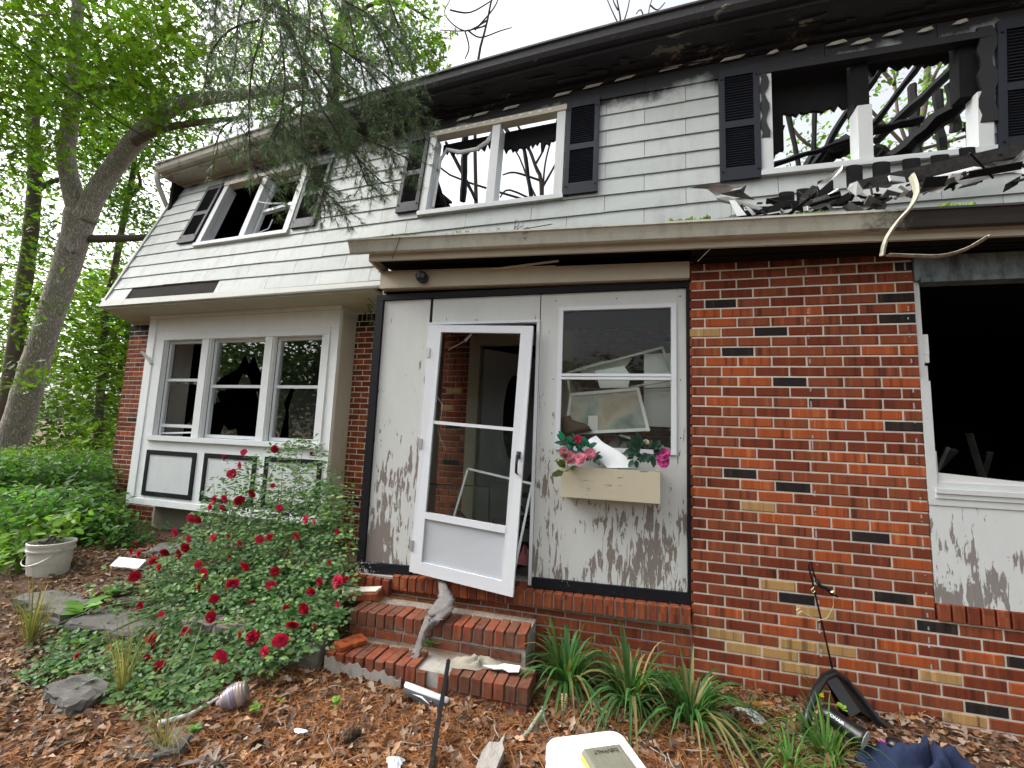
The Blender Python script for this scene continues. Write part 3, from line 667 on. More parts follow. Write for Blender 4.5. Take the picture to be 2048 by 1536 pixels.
# charred timbers standing behind the openings: (pixel a, pixel b, thickness px, depth b)
TIMB = [((931,262),(926,402),15,1.9),((893,285),(952,400),9,2.2),((872,360),(890,412),9,2.2),((1043,262),(1062,394),10,1.9),((1012,258),(1032,288),11,1.6),((1082,262),(1085,304),6,1.7),((1110,250),(1118,300),8,1.6),
        ((1562,160),(1599,338),11,1.7),((1633,170),(1625,338),11,1.9),((1580,205),(1633,195),10,2.0),((1574,219),(1630,222),9,2.1),((1566,250),(1545,318),8,2.3),((1707,205),(1628,332),17,1.6),((1545,330),(1705,278),12,1.5),((1700,285),(1622,330),46,1.9),
        ((1790,95),(1728,182),22,1.2),((1861,100),(1742,256),16,1.3),((1912,132),(1748,286),24,1.7),((1740,262),(1840,240),20,1.5),((1945,186),(1786,322),42,1.2),((1826,170),(1833,325),19,2.2),((1874,182),(1886,318),18,2.3),((1903,165),(1912,262),22,2.4),((1938,240),(1950,322),16,1.5),((1918,150),(1945,176),26,1.4),((1745,300),(1790,320),26,1.5),((1925,260),(1950,255),10,1.1)]
for (p, r, w_, b) in TIMB:
    P0, P1 = onB(*p, b), onB(*r, b+random.uniform(-.05,.2)); dd = pix(fH(P0))[2]; wd = w_*dd/F_PX
    q = MB(fH); n = 7; pts = [P0+(P1-P0)*i/n+RNG.normal(0, wd*.05, 3) for i in range(n+1)]
    q.tube(pts, [wd*.52*random.uniform(.86,1.12) for _ in pts], 6, flat=.8)
    part('charred_timber', q, MAT['char'])
# --- bay window (front plane b = 1.02)
q = MB(fH); b0, bb = 1.02, 1.331; A0, A1 = -6.80, -3.73
ops = [(-6.50,-5.835),(-5.69,-4.80),(-4.66,-3.945)]; Z0, Z1 = 1.29, 2.56
for (x0, x1, z0, z1) in [(A0,A1,.44,Z0),(A0,A1,Z1,2.86),(A0,ops[0][0],Z0,Z1),(ops[0][1],ops[1][0],Z0,Z1),(ops[1][1],ops[2][0],Z0,Z1),(ops[2][1],A1,Z0,Z1)]: q.box((x0,b0,z0),(x1,b0+.05,z1))
bay = part('bay_window', q, MAT['white'])
q = MB(fH); q.box((A1-.05,b0+.051,.44),(A1-.002,bb,2.86)); q.box((A0+.002,b0+.051,.44),(A0+.05,bb,2.86)); q.box((A0+.05,b0+.051,.44),(A1-.05,bb,.48)); q.box((A0,b0-.015,2.862),(A1+.015,bb,2.95)); part('side_panel', q, MAT['gutter'], bay)
q = MB(fH); q.box((A0-.03,b0-.018,2.86),(A1+.02,b0-.0155,2.952)); q.box((A0-.03,b0-.014,.40),(A0+.10,b0-.001,2.857)); q.box((A0+.102,b0-.012,.40),(A1+.01,b0-.001,.475)); part('trim_board', q, MAT['white'], bay)
q = MB(fH); q.box((-6.63,b0-.02,Z1+.002),(-3.84,b0-.001,Z1+.09)); q.box((-6.63,b0-.02,Z0),(-6.505,b0-.001,Z1)); q.box((-3.94,b0-.02,Z0),(-3.84,b0-.001,Z1))
for m0, m1 in ((-5.835,-5.69),(-4.80,-4.66)): q.box((m0+.015,b0-.018,Z0),(m1-.015,b0-.001,Z1))
q.box((-6.60,b0-.045,Z0-.06),(-3.82,b0-.001,Z0-.002)); part('casing', q, MAT['white_clean'], bay)
for a_, b_ in (((A0+.051,b0+.11,.49),(A0+.06,bb,2.85)),((A1-.06,b0+.11,.49),(A1-.051,bb,2.85)),((A0+.06,b0+.11,2.84),(A1-.06,bb,2.85)),((A0+.06,b0+.11,.485),(A1-.06,bb,.495))): q = MB(fH); q.box(a_, b_); part('sooted_lining', q, MAT['dark_int'], bay)
rails = [(2.07,1.33+.12),(1.935,None),(1.935,None)]
for i, (x0, x1) in enumerate(ops):
    zb = Z0+.03+(.11 if i == 0 else 0); zr = (2.03, 1.95, 1.95)[i]; s = .038
    q = MB(fH); q.box((x0+.005,b0+.055,Z0),(x0+.005+s,b0+.10,Z1)); q.box((x1-.005-s,b0+.055,Z0),(x1-.005,b0+.10,Z1)); q.box((x0+s,b0+.055,Z1-s),(x1-s,b0+.10,Z1))
    q.box((x0+s,b0+.053,zr-.018),(x1-s,b0+.098,zr+.018)); q.box((x0+s,b0+.053,zb-.025),(x1-s,b0+.098,zb+.015))
    if i == 0: q.beam((x0+.05,b0+.08,Z0+.03),(x1-.05,b0+.08,Z0+.06),.03,.02)
    part('sash', q, MAT['vinyl'], bay)
    def pane(pts, mat='glass', nm='pane'):
        q = MB(fH); q.prism([(px, b0+.075, pz) for px, pz in pts], (0,.004,0)); part(nm, q, MAT[mat], bay)
    L, Rr, T_, M_, Bm = x0+.043, x1-.043, Z1-.038, zr, zb+.015
    if i == 0:
        n = 18; e = [(L+(Rr-L)*k/n, M_-.018-random.uniform(.01,.05)) for k in range(n+1)]; pane([(L,M_-.015),*e,(Rr,M_-.015)], nm='glass_shard')
        pane([(L,Bm),(L+.02,M_-.4),(L+.04,M_-.1),(L,M_-.02)], nm='glass_shard'); pane([(Rr,Bm),(Rr-.03,Bm+.22),(Rr-.1,Bm+.06),(Rr-.16,Bm)], nm='glass_shard')
    elif i == 1:
        pane([(L,M_+.02),(L+.1,M_+.10),(L+.24,M_+.17),(L+.36,M_+.22),(L+.42,M_+.34),(L+.47,M_+.42),(L+.54,M_+.30),(L+.62,M_+.40),(L+.70,M_+.24),(Rr,M_+.12),(Rr,T_),(L,T_)])
        pane([(L+.4,M_+.02),(L+.46,M_+.17),(L+.55,M_+.13),(L+.62,M_+.02)], 'glass_dirty', 'glass_shard')
        pane([(L,M_-.02),(L,Bm+.38),(L+.13,Bm+.42),(L+.07,Bm+.52),(L+.1,M_-.05),(L+.2,M_-.06),(L+.22,M_-.02)], nm='glass_shard'); pane([(L+.2,Bm),(L+.24,Bm+.13),(L+.33,Bm+.06),(L+.45,Bm+.09),(L+.48,Bm)], 'glass_dirty', 'glass_shard')
        pane([(Rr,M_-.02),(Rr-.1,M_-.06),(Rr-.06,M_-.14),(Rr,M_-.2)], nm='glass_shard')
    else:
        pane([(L,M_+.02),(Rr,M_+.02),(Rr,T_),(L,T_)]); pane([(L,Bm),(L+.1,Bm),(L+.16,Bm+.3),(L+.12,M_-.2),(L+.2,M_-.02),(L,M_-.02)], 'glass_dirty'); pane([(L+.24,Bm),(Rr,Bm),(Rr,M_-.02),(L+.26,M_-.02),(L+.2,M_-.25)], 'glass_dirty')
for (x0, x1, z0, z1) in [(-6.565,-5.70,.52,1.10),(-5.56,-4.735,.52,1.105),(-4.61,-3.80,.53,1.11)]:
    q = MB(fH); tw = .055; f = b0-.016
    q.box((x0,f,z1-tw),(x1,b0-.0005,z1)); q.box((x0,f,z0),(x1,b0-.0005,z0+tw)); q.box((x0,f,z0+tw),(x0+tw,b0-.0005,z1-tw)); q.box((x1-tw,f,z0+tw),(x1,b0-.0005,z1-tw))
    pn = part('panel_moulding', q, MAT['black'], bay)
    q = MB(fH); q.box((x0+tw,b0-.006,z0+tw),(x1-tw,b0-.0004,z1-tw)); part('panel', q, MAT['peel_h'], bay)
q = MB(fH); c = np.array((-6.72,1.0,2.30)); q.tube([c+(-.10,-.06,.10),c+(-.04,-.02,.03),c+(0,0,-.02),c+(.03,0,-.06)], [.018,.022,.026,.02], 8); part('hose_bracket', q, MAT['alu_white'], bay)
# --- porch: gutter, fascia, soffit, beam, roof
pz = lambda x: 2.883-.027*x
pg = lambda x, y, z: (x, y, pz(x)+z)
xs = np.linspace(-2.56, 4.4, 30)
q = sweep(ident, xs, [(-.225,-.085),(-.262,-.095),(-.285,-.09),(-.30,-.05),(-.318,-.012),(-.33,-.010),(-.33,.003),(-.315,.003),(-.29,-.06),(-.275,-.08),(-.225,-.08)], pg)
def porch_gutter_mat():
    mt, n, l, b = new_mat('porch_gutter_paint'); g_ = n.new('ShaderNodeNewGeometry'); s = n.new('ShaderNodeSeparateXYZ'); l.new(g_.outputs['Position'], s.inputs[0])
    base = mixrgb(n, l, noise(n, l, 4, 6, .7, wpos(n, l, (2,2,.6))), (.40,.41,.35), (.56,.57,.50))
    st = ramp(n, [(.5,(0,0,0)),(.7,(1,1,1))]); l.new(noise(n, l, 1, 6, .7, wpos(n, l, (14,14,3))), st.inputs[0])
    base = mixrgb(n, l, math_(n, l, 'MULTIPLY', st.outputs[0], .35), base, (.16,.13,.09))
    xs_ = n.new('ShaderNodeMapRange'); xs_.inputs[1].default_value = .3; xs_.inputs[2].default_value = 1.6; l.new(s.outputs[0], xs_.inputs[0])
    k = math_(n, l, 'MULTIPLY', math_(n, l, 'SUBTRACT', math_(n, l, 'ADD', xs_.outputs[0], noise(n, l, 5, 7, .75, wpos(n, l))), .95), 4, True)
    l.new(mixrgb(n, l, k, base, (.03,.028,.025)), b.inputs['Base Color']); b.inputs['Roughness'].default_value = .5; return mt
MAT['porch_gutter'] = porch_gutter_mat()
part('gutter', q, MAT['porch_gutter'])
q = sweep(ident, np.linspace(-2.42, 4.4, 26), [(-.224,-.14),(-.20,-.14),(-.20,.0),(-.224,.0)], pg); part('fascia', q, MAT['cream'])
q = MB(); q.prism([(-2.425,-.22,pz(-2.4)-.14),(-2.425,-.22,pz(-2.4)-.02),(-2.425,.05,pz(-2.4)+.1),(-2.425,.05,2.79),(-2.425,-.03,2.78)], (.02,0,0)); part('rake_board', q, MAT['cream'])
q = MB(); q.hexa([(-2.40,-.2,2.845),(0,-.2,2.80),(0,.3,2.80),(-2.40,.3,2.845),(-2.40,-.2,2.86),(0,-.2,2.815),(0,.3,2.815),(-2.40,.3,2.86)]); part('soffit', q, MAT['char'])
q = MB(); q.hexa([(0.0,-.2,2.735),(4.35,-.2,2.675),(4.35,.1,2.705),(0.0,.1,2.765),(0.0,-.2,2.75),(4.35,-.2,2.69),(4.35,.1,2.72),(0.0,.1,2.78)])
for i in range(5): q.beam((0.02,-.17+i*.045,2.734+random.uniform(-.01,.004)),(4.3,-.17+i*.045,2.675+random.uniform(-.01,.004)),.036,.012)
part('burnt_soffit', q, MAT['char'])
q = MB(); q.hexa([(-2.425,-.035,2.646),(-.005,-.035,2.610),(-.005,.06,2.610),(-2.425,.06,2.646),(-2.425,-.035,2.782),(-.005,-.035,2.728),(-.005,.06,2.728),(-2.425,.06,2.782)]); part('porch_beam', q, MAT['cream'])
q = MB(); q.hexa([(-2.45,-.05,2.785),(-.95,-.05,2.745),(-.95,-.0,2.755),(-2.45,-.0,2.795),(-2.45,-.05,2.789),(-.95,-.05,2.750),(-.95,0,2.760),(-2.45,0,2.80)]); q.beam((-1.45,-.06,2.742),(-.92,-.07,2.775),.03,.006); part('loose_moulding', q, MAT['cream'])
q = MB(); q.hexa([(-2.5,-.2,2.94),(.55,-.2,2.86),(.55,.62,3.02),(-2.5,.7,3.1),(-2.5,-.2,2.955),(.55,-.2,2.875),(.55,.62,3.035),(-2.5,.7,3.115)]); part('porch_roof', q, MAT['felt'])
# spot lamp holder on the beam
c = onY(846,556,-.06); q = MB(); Mx = Matrix.Rotation(R(90), 3, 'X')
q.lathe([(.012,-.03),(.034,-.026),(.045,-.01),(.047,.03),(.04,.055),(.02,.062),(0.0,.062)], 16, c, M=Mx); q.box(c+(-.018,-.068,-.02), c+(.004,-.058,.03)); part('porch_lamp', q, MAT['plastic_black'], smooth=False)
# --- right window of the ground floor
q = MB(); q.box((1.312,.012,1.19),(1.345,.10,2.54)); q.box((1.312,-.004,1.185),(1.36,.011,1.9)); q.box((1.345,-.012,1.205),(4.2,.09,1.235)); q.box((1.345,-.02,1.235),(4.2,.06,1.262)); q.box((1.345,.0,1.262),(4.2,.08,1.30)); q.box((1.315,-.006,1.165),(4.2,.07,1.203)); q.box((4.15,.012,1.2),(4.22,.10,2.54)); wd_ = part('window', q, MAT['white_up'])
q = MB(); q.hexa([(1.35,.01,1.30),(4.2,.01,1.300),(4.2,.06,1.300),(1.35,.06,1.3),(1.35,.01,1.355),(1.9,.01,1.315),(1.9,.06,1.315),(1.35,.06,1.355)]); part('charred_stool', q, MAT['alu_white'], wd_)
q = MB()
zz = 1.35
while zz < 2.1:
    hh = random.uniform(.05,.14); q.box((1.345,.02,zz),(1.352+random.uniform(.005,.03),.06,zz+hh)); zz += hh+random.uniform(0,.05)
part('splintered_jamb', q, MAT['alu_white'], wd_)
q = MB(); q.box((1.315,.0,.612),(4.2,.05,1.163)); part('panel', q, MAT['peel_side'])
MAT['blue_board'] = plain('sooty_blue_board', (.15,.19,.20), .7, .3, 5, .2, dirt=(.02,.02,.02), dirt_amt=.5)
q = MB(); q.box((1.312,-.012,2.53),(4.3,.08,2.685)); q.box((1.34,-.02,2.515),(4.3,.08,2.545)); part('window_header', q, MAT['blue_board'])
# rubble inside that room
q = MB()
for i in range(26):
    p = (random.uniform(1.5,3.0), random.uniform(.5,2.0), random.uniform(.4,1.3)); r_ = RNG.normal(size=3)*.3; q.beam(p, p+r_, random.uniform(.02,.10), random.uniform(.01,.04))
o = part('rubble', q, MAT['gutter_dark']); o['kind'] = 'stuff'
# --- torn roofing and flashing over the right part of the porch
def strip(path, wd, th, mat, nm='torn_flashing', up=(0,0,1)):
    q = MB(); pts = [np.array(p, float) for p in path]
    for i in range(len(pts)-1): q.beam(pts[i], pts[i+1], wd, th, up)
    part(nm, q, mat)
def yp(u, v, Y): return onY(u, v, Y)
strip([yp(1480,430,.15),yp(1640,400,.2)], .05, .03, MAT['char'], 'charred_board'); strip([yp(1700,378,.2),yp(2060,296,.15)], .03, .085, MAT['char2'], 'charred_board')
for (u, v, hgt, w_) in [(1574,403,24,27),(1608,395,22,25),(1652,385,30,27),(1710,362,38,28),(1764,350,32,30),(1824,336,24,30),(1881,325,20,30),(1936,312,22,26)]:
    p = yp(u, v, .32); dd = pix(p)[2]; s = dd/F_PX; H_, W_ = hgt*s, w_*s
    q = MB(); n = 8; outl = [p+np.array((-W_/2,0,-.05)), p+np.array((W_/2,0,-.05))]+[p+np.array((W_/2*math.cos(t_)*1.0, .012*math.sin(t_), H_*.8+.18*H_*math.sin(t_))) for t_ in np.linspace(0, math.pi, n)]
    q.prism(outl, (0,.008,0)); part('shingle_tab', q, MAT['char'])
def plate(pts, th, mat, nm='torn_flashing'):
    q = MB(); q.prism(pts, (0, th, .002)); part(nm, q, mat)
plate([yp(1718,381,.10),yp(1830,362,.06),yp(1960,330,.02),yp(2012,326,.0),yp(1990,345,.02),yp(1850,376,.06),yp(1740,396,.10)], .006, MAT['alu_white'])
plate([yp(1380,376,-.02),yp(1420,366,-.06),yp(1465,373,.0),yp(1490,372,.0),yp(1478,388,.0),yp(1445,388,.02),yp(1432,392,.0),yp(1415,378,0)], .005, MAT['alu'])
plate([yp(1440,388,0),yp(1480,378,-.04),yp(1494,369,-.02),yp(1488,385,.0),yp(1510,400,.03),yp(1470,394,.02)], .005, MAT['gutter_dark'])
plate([yp(1432,396,-.05),yp(1455,393,-.05),yp(1526,416,.0),yp(1518,420,.0),yp(1440,404,0)], .005, MAT['alu_white'])
plate([yp(1458,400,-.1),yp(1470,400,-.1),yp(1493,430,-.12),yp(1474,432,-.12)], .006, MAT['alu_white']); plate([yp(1490,412,-.1),yp(1498,414,-.1),yp(1512,428,-.1),yp(1505,431,-.1)], .006, MAT['alu'])
plate([yp(1636,369,.0),yp(1668,345,-.02),yp(1686,330,-.05),yp(1684,340,-.05),yp(1656,366,.0),yp(1640,380,.0)], .005, MAT['alu_white'])
plate([yp(1700,368,.0),yp(1715,362,-.02),yp(1728,383,.0),yp(1712,392,.0),yp(1695,378,.0)], .005, MAT['alu_white'])
plate([yp(1715,394,.0),yp(1750,390,-.02),yp(1742,402,0),yp(1722,403,0)], .006, MAT['alu_white']); plate([yp(1778,388,.0),yp(1815,378,-.02),yp(1812,392,0),yp(1780,400,0)], .006, MAT['alu'])
plate([yp(1846,374,-.05),yp(1900,367,-.06),yp(1880,385,-.05),yp(1855,384,-.04)], .006, MAT['alu_white']); plate([yp(1912,362,-.05),yp(1965,352,-.06),yp(1988,354,-.05),yp(1930,370,-.04)], .006, MAT['alu_white'])
plate([yp(1630,396,-.1),yp(1652,389,-.1),yp(1672,400,-.08),yp(1640,418,-.1),yp(1622,418,-.1)], .006, MAT['gutter_dark']); plate([yp(1672,398,-.05),yp(1698,384,-.03),yp(1704,396,-.03),yp(1676,410,-.05)], .006, MAT['char'])
plate([yp(1946,332,.0),yp(1985,322,-.02),yp(2030,318,0),yp(2048,300,.02),yp(2060,310,0),yp(2010,340,0)], .006, MAT['gutter_dark']); plate([yp(2030,345,-.05),yp(2062,330,-.05),yp(2062,350,-.05)], .006, MAT['alu'])
plate([yp(1535,425,-.12),yp(1548,408,-.1),yp(1575,400,-.08),yp(1560,420,-.1)], .006, MAT['char'])
q = MB()
for k in range(85):
    u = random.uniform(1470,2060); v = np.interp(u, [1470,1700,2060], [428,398,345])+random.uniform(-22,16); p = yp(u, v, random.uniform(-.15,.25)); d_ = RNG.normal(size=3)*np.array((.11,.05,.035)); q.beam(p, p+d_, random.uniform(.01,.06), random.uniform(.003,.012), RNG.normal(size=3), random.choices([0,1,2,3],[5,3,2,1])[0])
o = part('charred_scraps', q, [MAT['char'],MAT['char2'],MAT['gutter_dark'],MAT['alu_white']]); o['kind'] = 'stuff'
def band(path, w0, nm='hanging_trim'):
    q = MB(); pts = [np.array(p, float) for p in path]; k = len(pts); t = np.linspace(0, 1, 22)
    # smooth the path
    idx = t*(k-1); i0 = np.minimum(idx.astype(int), k-2); f = idx-i0
    sm = []
    for a, ff in zip(i0, f):
        p0, p1, p2, p3 = pts[max(a-1,0)], pts[a], pts[a+1], pts[min(a+2,k-1)]
        sm.append(.5*((2*p1)+(-p0+p2)*ff+(2*p0-5*p1+4*p2-p3)*ff**2+(-p0+3*p1-3*p2+p3)*ff**3))
    q.tube(sm, [w0*random.uniform(.9,1.1) for _ in sm], 6, flat=.35); q.tube([p+np.array((.006,-.004,.004)) for p in sm], w0*.3, 5); part(nm, q, MAT['strip'], smooth=False)
band([yp(1823,352,-.34),yp(1833,385,-.37),yp(1820,415,-.38),yp(1792,447,-.38),yp(1771,480,-.37),yp(1763,512,-.35)], .028)
band([yp(1775,510,-.34),yp(1830,512,-.30),yp(1880,512,-.32),yp(1930,499,-.36),yp(1976,473,-.42)], .020)
band([yp(1395,523,-.18),yp(1410,508,-.2),yp(1428,490,-.22)], .006, 'loose_lath')
# --- porch enclosure
E0 = .03
q = MB(); q.box((-2.405,E0,.42),(-1.985,E0+.02,2.556)); en = part('porch_enclosure', q, MAT['peel'])
q = MB(); q.box((-1.96,E0,2.357),(-1.07,E0+.02,2.556)); part('panel', q, MAT['peel'], en)
q = MB(); W = (-.90,-.11,1.405,2.425)
q.box((-1.062,E0,.47),(W[0],E0+.02,2.556)); q.box((W[1],E0,.47),(-.022,E0+.02,2.556)); q.box((W[0],E0,.47),(W[1],E0+.02,W[2])); q.box((W[0],E0,W[3]),(W[1],E0+.02,2.556)); part('panel', q, MAT['peel'], en)
q = MB(); q.box((-1.983,E0+.002,2.36),(-1.962,E0+.018,2.555)); part('seam_gap', q, MAT['felt'], en)
for (x0, x1, z0, z1) in [(-2.47,.0,2.558,2.604),(-2.472,-2.408,.44,2.556),(-.02,-.001,.50,2.556)]:
    q = MB(); q.box((x0,E0-.022,z0),(x1,E0+.03,z1)); part('black_trim', q, MAT['black'], en)
q = MB(); q.hexa([(-2.53,E0-.06,.358),(-2.0,E0-.03,.388),(-2.0,E0+.02,.388),(-2.53,E0+.02,.36),(-2.42,E0-.05,.44),(-2.0,E0-.024,.452),(-2.0,E0+.02,.452),(-2.42,E0+.02,.44)]); part('black_trim', q, MAT['black'], en)
q = MB(); q.hexa([(-1.055,E0-.024,.412),(-.001,E0-.024,.424),(-.001,E0+.02,.424),(-1.055,E0+.02,.412),(-1.055,E0-.022,.478),(-.001,E0-.022,.498),(-.001,E0+.02,.498),(-1.055,E0+.02,.478)]); part('black_trim', q, MAT['black'], en)
q = MB(); q.box((-1.988,E0-.012,.40),(-1.963,E0+.05,2.335)); q.box((-1.088,E0-.012,.42),(-1.064,E0+.05,2.335)); q.box((-1.988,E0-.014,2.336),(-1.064,E0+.05,2.356)); part('door_frame', q, MAT['vinyl'], en)
q = MB(); s = .022; f = E0-.014
q.box((W[0]-s,f,W[2]-s),(W[0]+.012,E0+.03,W[3]+s)); q.box((W[1]-.012,f,W[2]-s),(W[1]+s,E0+.03,W[3]+s)); q.box((W[0]+.012,f,W[3]-.006),(W[1]-.012,E0+.03,W[3]+s)); q.box((W[0]+.012,f,W[2]-s),(W[1]-.012,E0+.03,W[2]+.008)); q.box((W[0]+.012,f-.004,1.898),(W[1]-.012,E0+.028,1.916)); q.box((W[0]+.012,f,1.922),(W[1]-.012,E0+.03,1.942))
sw = part('storm_window', q, MAT['vinyl'], en)
q = MB(); q.box((W[0]+.012,E0+.012,1.942),(W[1]-.012,E0+.015,W[3]-.006)); part('pane', q, MAT['glass'], en)
q = MB(); q.box((W[0]+.012,E0+.006,W[2]+.008),(W[1]-.012,E0+.009,1.898)); part('pane', q, MAT['glass_dirty'], en)
q = MB()
for (x, z) in [(-.95,2.5),(-.95,1.9),(-.95,1.5),(-.06,2.5),(-.06,1.9),(-.06,1.5),(-.5,2.5)]: q.box((x-.004,E0-.002,z-.004),(x+.004,E0+.001,z+.004))
part('nail_heads', q, MAT['felt'], en)['kind'] = 'stuff'
q = MB(); q.box((-2.45,.06,.40),(-2.42,1.35,2.66)); part('porch_side_wall', q, MAT['soffit']); q = MB(); q.box((-.012,.06,.40),(.012,1.35,2.66)); part('porch_side_wall', q, MAT['soffit'])
q = MB(); q.box((-2.44,.06,2.63),(-.01,1.5,2.66)); part('porch_ceiling', q, MAT['dark_int'])
q = MB(); q.box((-2.44,.0,.28),(-.01,1.6,.385)); part('porch_floor', q, MAT['concrete'])
# storm door, off its latch and skewed
d_tl, d_tr, d_bl, d_br = onY(864,652,-.005), onY(1068,654,-.02), onY(822,1141,-.06), onY(1028,1192,-.13)
nd = np.cross(d_tr-d_tl, d_bl-d_tl); nd /= np.linalg.norm(nd)
if nd[1] > 0: nd = -nd
def D(u, v, n): return (d_tl*(1-u)+d_tr*u)*(1-v)+(d_bl*(1-u)+d_br*u)*v+nd*n
def dpatch(q, u0, u1, v0, v1, n0, n1): q.hexa([D(u0,v1,n0),D(u1,v1,n0),D(u1,v0,n0),D(u0,v0,n0),D(u0,v1,n1),D(u1,v1,n1),D(u1,v0,n1),D(u0,v0,n1)])
q = MB(); dpatch(q,0,.115,0,1,0,.03); dpatch(q,.89,1,0,1,0,.03); dpatch(q,.115,.89,0,.03,0,.03); dpatch(q,.115,.89,.955,1,0,.03)
sdr = part('storm_door', q, MAT['vinyl'])
q = MB(); dpatch(q,.115,.89,.402,.415,.004,.026); part('rail', q, MAT['vinyl'], sdr); q = MB(); dpatch(q,.115,.89,.765,.79,.0,.032); part('rail', q, MAT['vinyl'], sdr)
q = MB(); dpatch(q,.105,.895,.79,.957,.008,.014); part('kick_panel', q, MAT['kick'], sdr)
q = MB(); dpatch(q,.115,.89,.415,.767,.012,.015); part('pane', q, MAT['glass'], sdr)
q = MB(); hp = D(.955,.50,.03); dv = (d_br-d_tr)/np.linalg.norm(d_br-d_tr); q.tube([hp, hp+nd*.03+dv*.01, hp+nd*.038+dv*.06, hp+nd*.03+dv*.125, hp+nd*.0+dv*.135], [.012,.012,.01,.01,.008], 8); q.beam(hp-dv*.02, hp+dv*.03, .03, .012); part('handle', q, MAT['plastic_black'], sdr)
for vv in (.12,.5,.9): q = MB(); dpatch(q,-.018,.02,vv-.02,vv+.02,.026,.036); part('hinge', q, MAT['alu'], sdr)
# front door standing ajar behind it
q = MB(fH); q.box((DX0-.13,1.385,.4),(DX0,1.47,2.60)); q.box((DX1,1.385,.4),(DX1+.12,1.47,2.60)); q.box((DX0,1.385,2.48),(DX1,1.47,2.60)); part('door_casing', q, MAT['cream'])
hin = np.array((DX0+.02,1.47,.42)); ang = R(52); du = np.array((math.cos(ang), math.sin(ang), 0)); dn = np.array((du[1], -du[0], 0))
def FD(u, z, n): return hin+du*u+np.array((0,0,z))+dn*n
q = MB(fH); WD = .88; q.hexa([FD(0,0,0),FD(WD,0,0),FD(WD,0,-.045),FD(0,0,-.045),FD(0,2.03,0),FD(WD,2.03,0),FD(WD,2.03,-.045),FD(0,2.03,-.045)]); fd = part('front_door', q, MAT['door_white'])
q = MB(fH); n = 28; ov = [FD(.44+.15*math.cos(t_), 1.27+.50*math.sin(t_), .004) for t_ in np.linspace(0, 2*math.pi, n, endpoint=False)]; q.prism(ov, dn*.003); part('oval_pane', q, MAT['felt'], fd)
q = MB(fH)
for k_, (rx, rz) in enumerate(((.165,.53),(.205,.585))):
    ring = [FD(.44+rx*math.cos(t_), 1.27+rz*math.sin(t_), .006) for t_ in np.linspace(0, 2*math.pi, 33)]; q.tube(ring, .013-.004*k_, 5, cap=False)
for (x0, x1, z0, z1) in ((.12,.40,.12,.52),(.48,.76,.12,.52)): q.tube([FD(x0,z0,.003),FD(x1,z0,.003),FD(x1,z1,.003),FD(x0,z1,.003),FD(x0,z0,.003)], .009, 5, cap=False)
part('moulding', q, MAT['door_white'], fd)
# ------------------------------------------------------------------ brick steps
st = empty('brick_steps', (-1.6,-.35,-.1), 'two worn red brick steps with patched mortar below the storm door', 'steps')
q = MB(); q.box((-2.23,-.355,-.2),(-1.01,-.045,.222)); q.box((-2.22,-.585,-.25),(-.945,-.345,.052)); part('mortar_core', q, MAT['mortar_grey'], st)
def sbrick(x0, x1, y0, y1, z0, z1, mi, rot=0, c=.005):
    q = MB(); a = np.array(((x0+x1)/2,(y0+y1)/2,(z0+z1)/2)); hx, hy, hz = (x1-x0)/2, (y1-y0)/2, (z1-z0)/2
    q.cbox((-hx,-hy,-hz),(hx,hy,hz), c); Mr = Matrix.Rotation(rot, 3, 'Y') @ Matrix.Rotation(random.uniform(-.02,.02), 3, 'Z')
    q.v = [tuple(np.array(Mr @ Vector(v))+a) for v in q.v]; part('brick', q, MAT['brick_old'][mi], st)
for i in range(18):
    x = -2.25+i*.0695; z = .238+random.uniform(-.004,.004)+.012*(i/18)
    sbrick(x, x+.058, -.372+random.uniform(-.006,.006), -.19, z-.095, z, random.choices([0,1],[5,3])[0])
x = -2.25
while x < -1.05: sbrick(x, min(x+.193,-1.0), -.365, -.30, .078, .132, random.choices([0,1],[6,2])[0]); x += .204
for i in range(19):
    if i in (10,): continue                                  # one brick has broken out
    x = -2.245+i*.0695; z = .070+random.uniform(-.006,.004)-(.02 if i in (9,11) else 0)
    sbrick(x, x+.058, -.605+random.uniform(-.008,.006), -.41, z-.095, z, random.choices([0,1],[5,3])[0], .03 if i == 11 else 0)
x = -2.25
while x < -1.0:
    if not (-1.62 < x < -1.5): sbrick(x, min(x+.193,-.94), -.595, -.53, -.10, -.035, random.choices([0,1],[6,2])[0])
    x += .204
# mortar patch smeared over the left of the lower step
q = MB(); n = 20
n = 60; top = [(-2.25+.0105*i, .035+.012*math.sin(i*.37)+.008*math.sin(i*1.1+2)-.0008*i) for i in range(n)]; bot = [(-2.25+.0105*i, -.045+.012*math.sin(i*.5+1)+.006*math.sin(i*1.7)-.02*(i > 38)) for i in range(n)]
keep = 52
q.prism([(a, -.612, b) for a, b in bot[:keep]]+[(a, -.612, b) for a, b in top[:keep]][::-1], (0,.02,0)); part('mortar_patch', q, MAT['mortar_grey'], st)
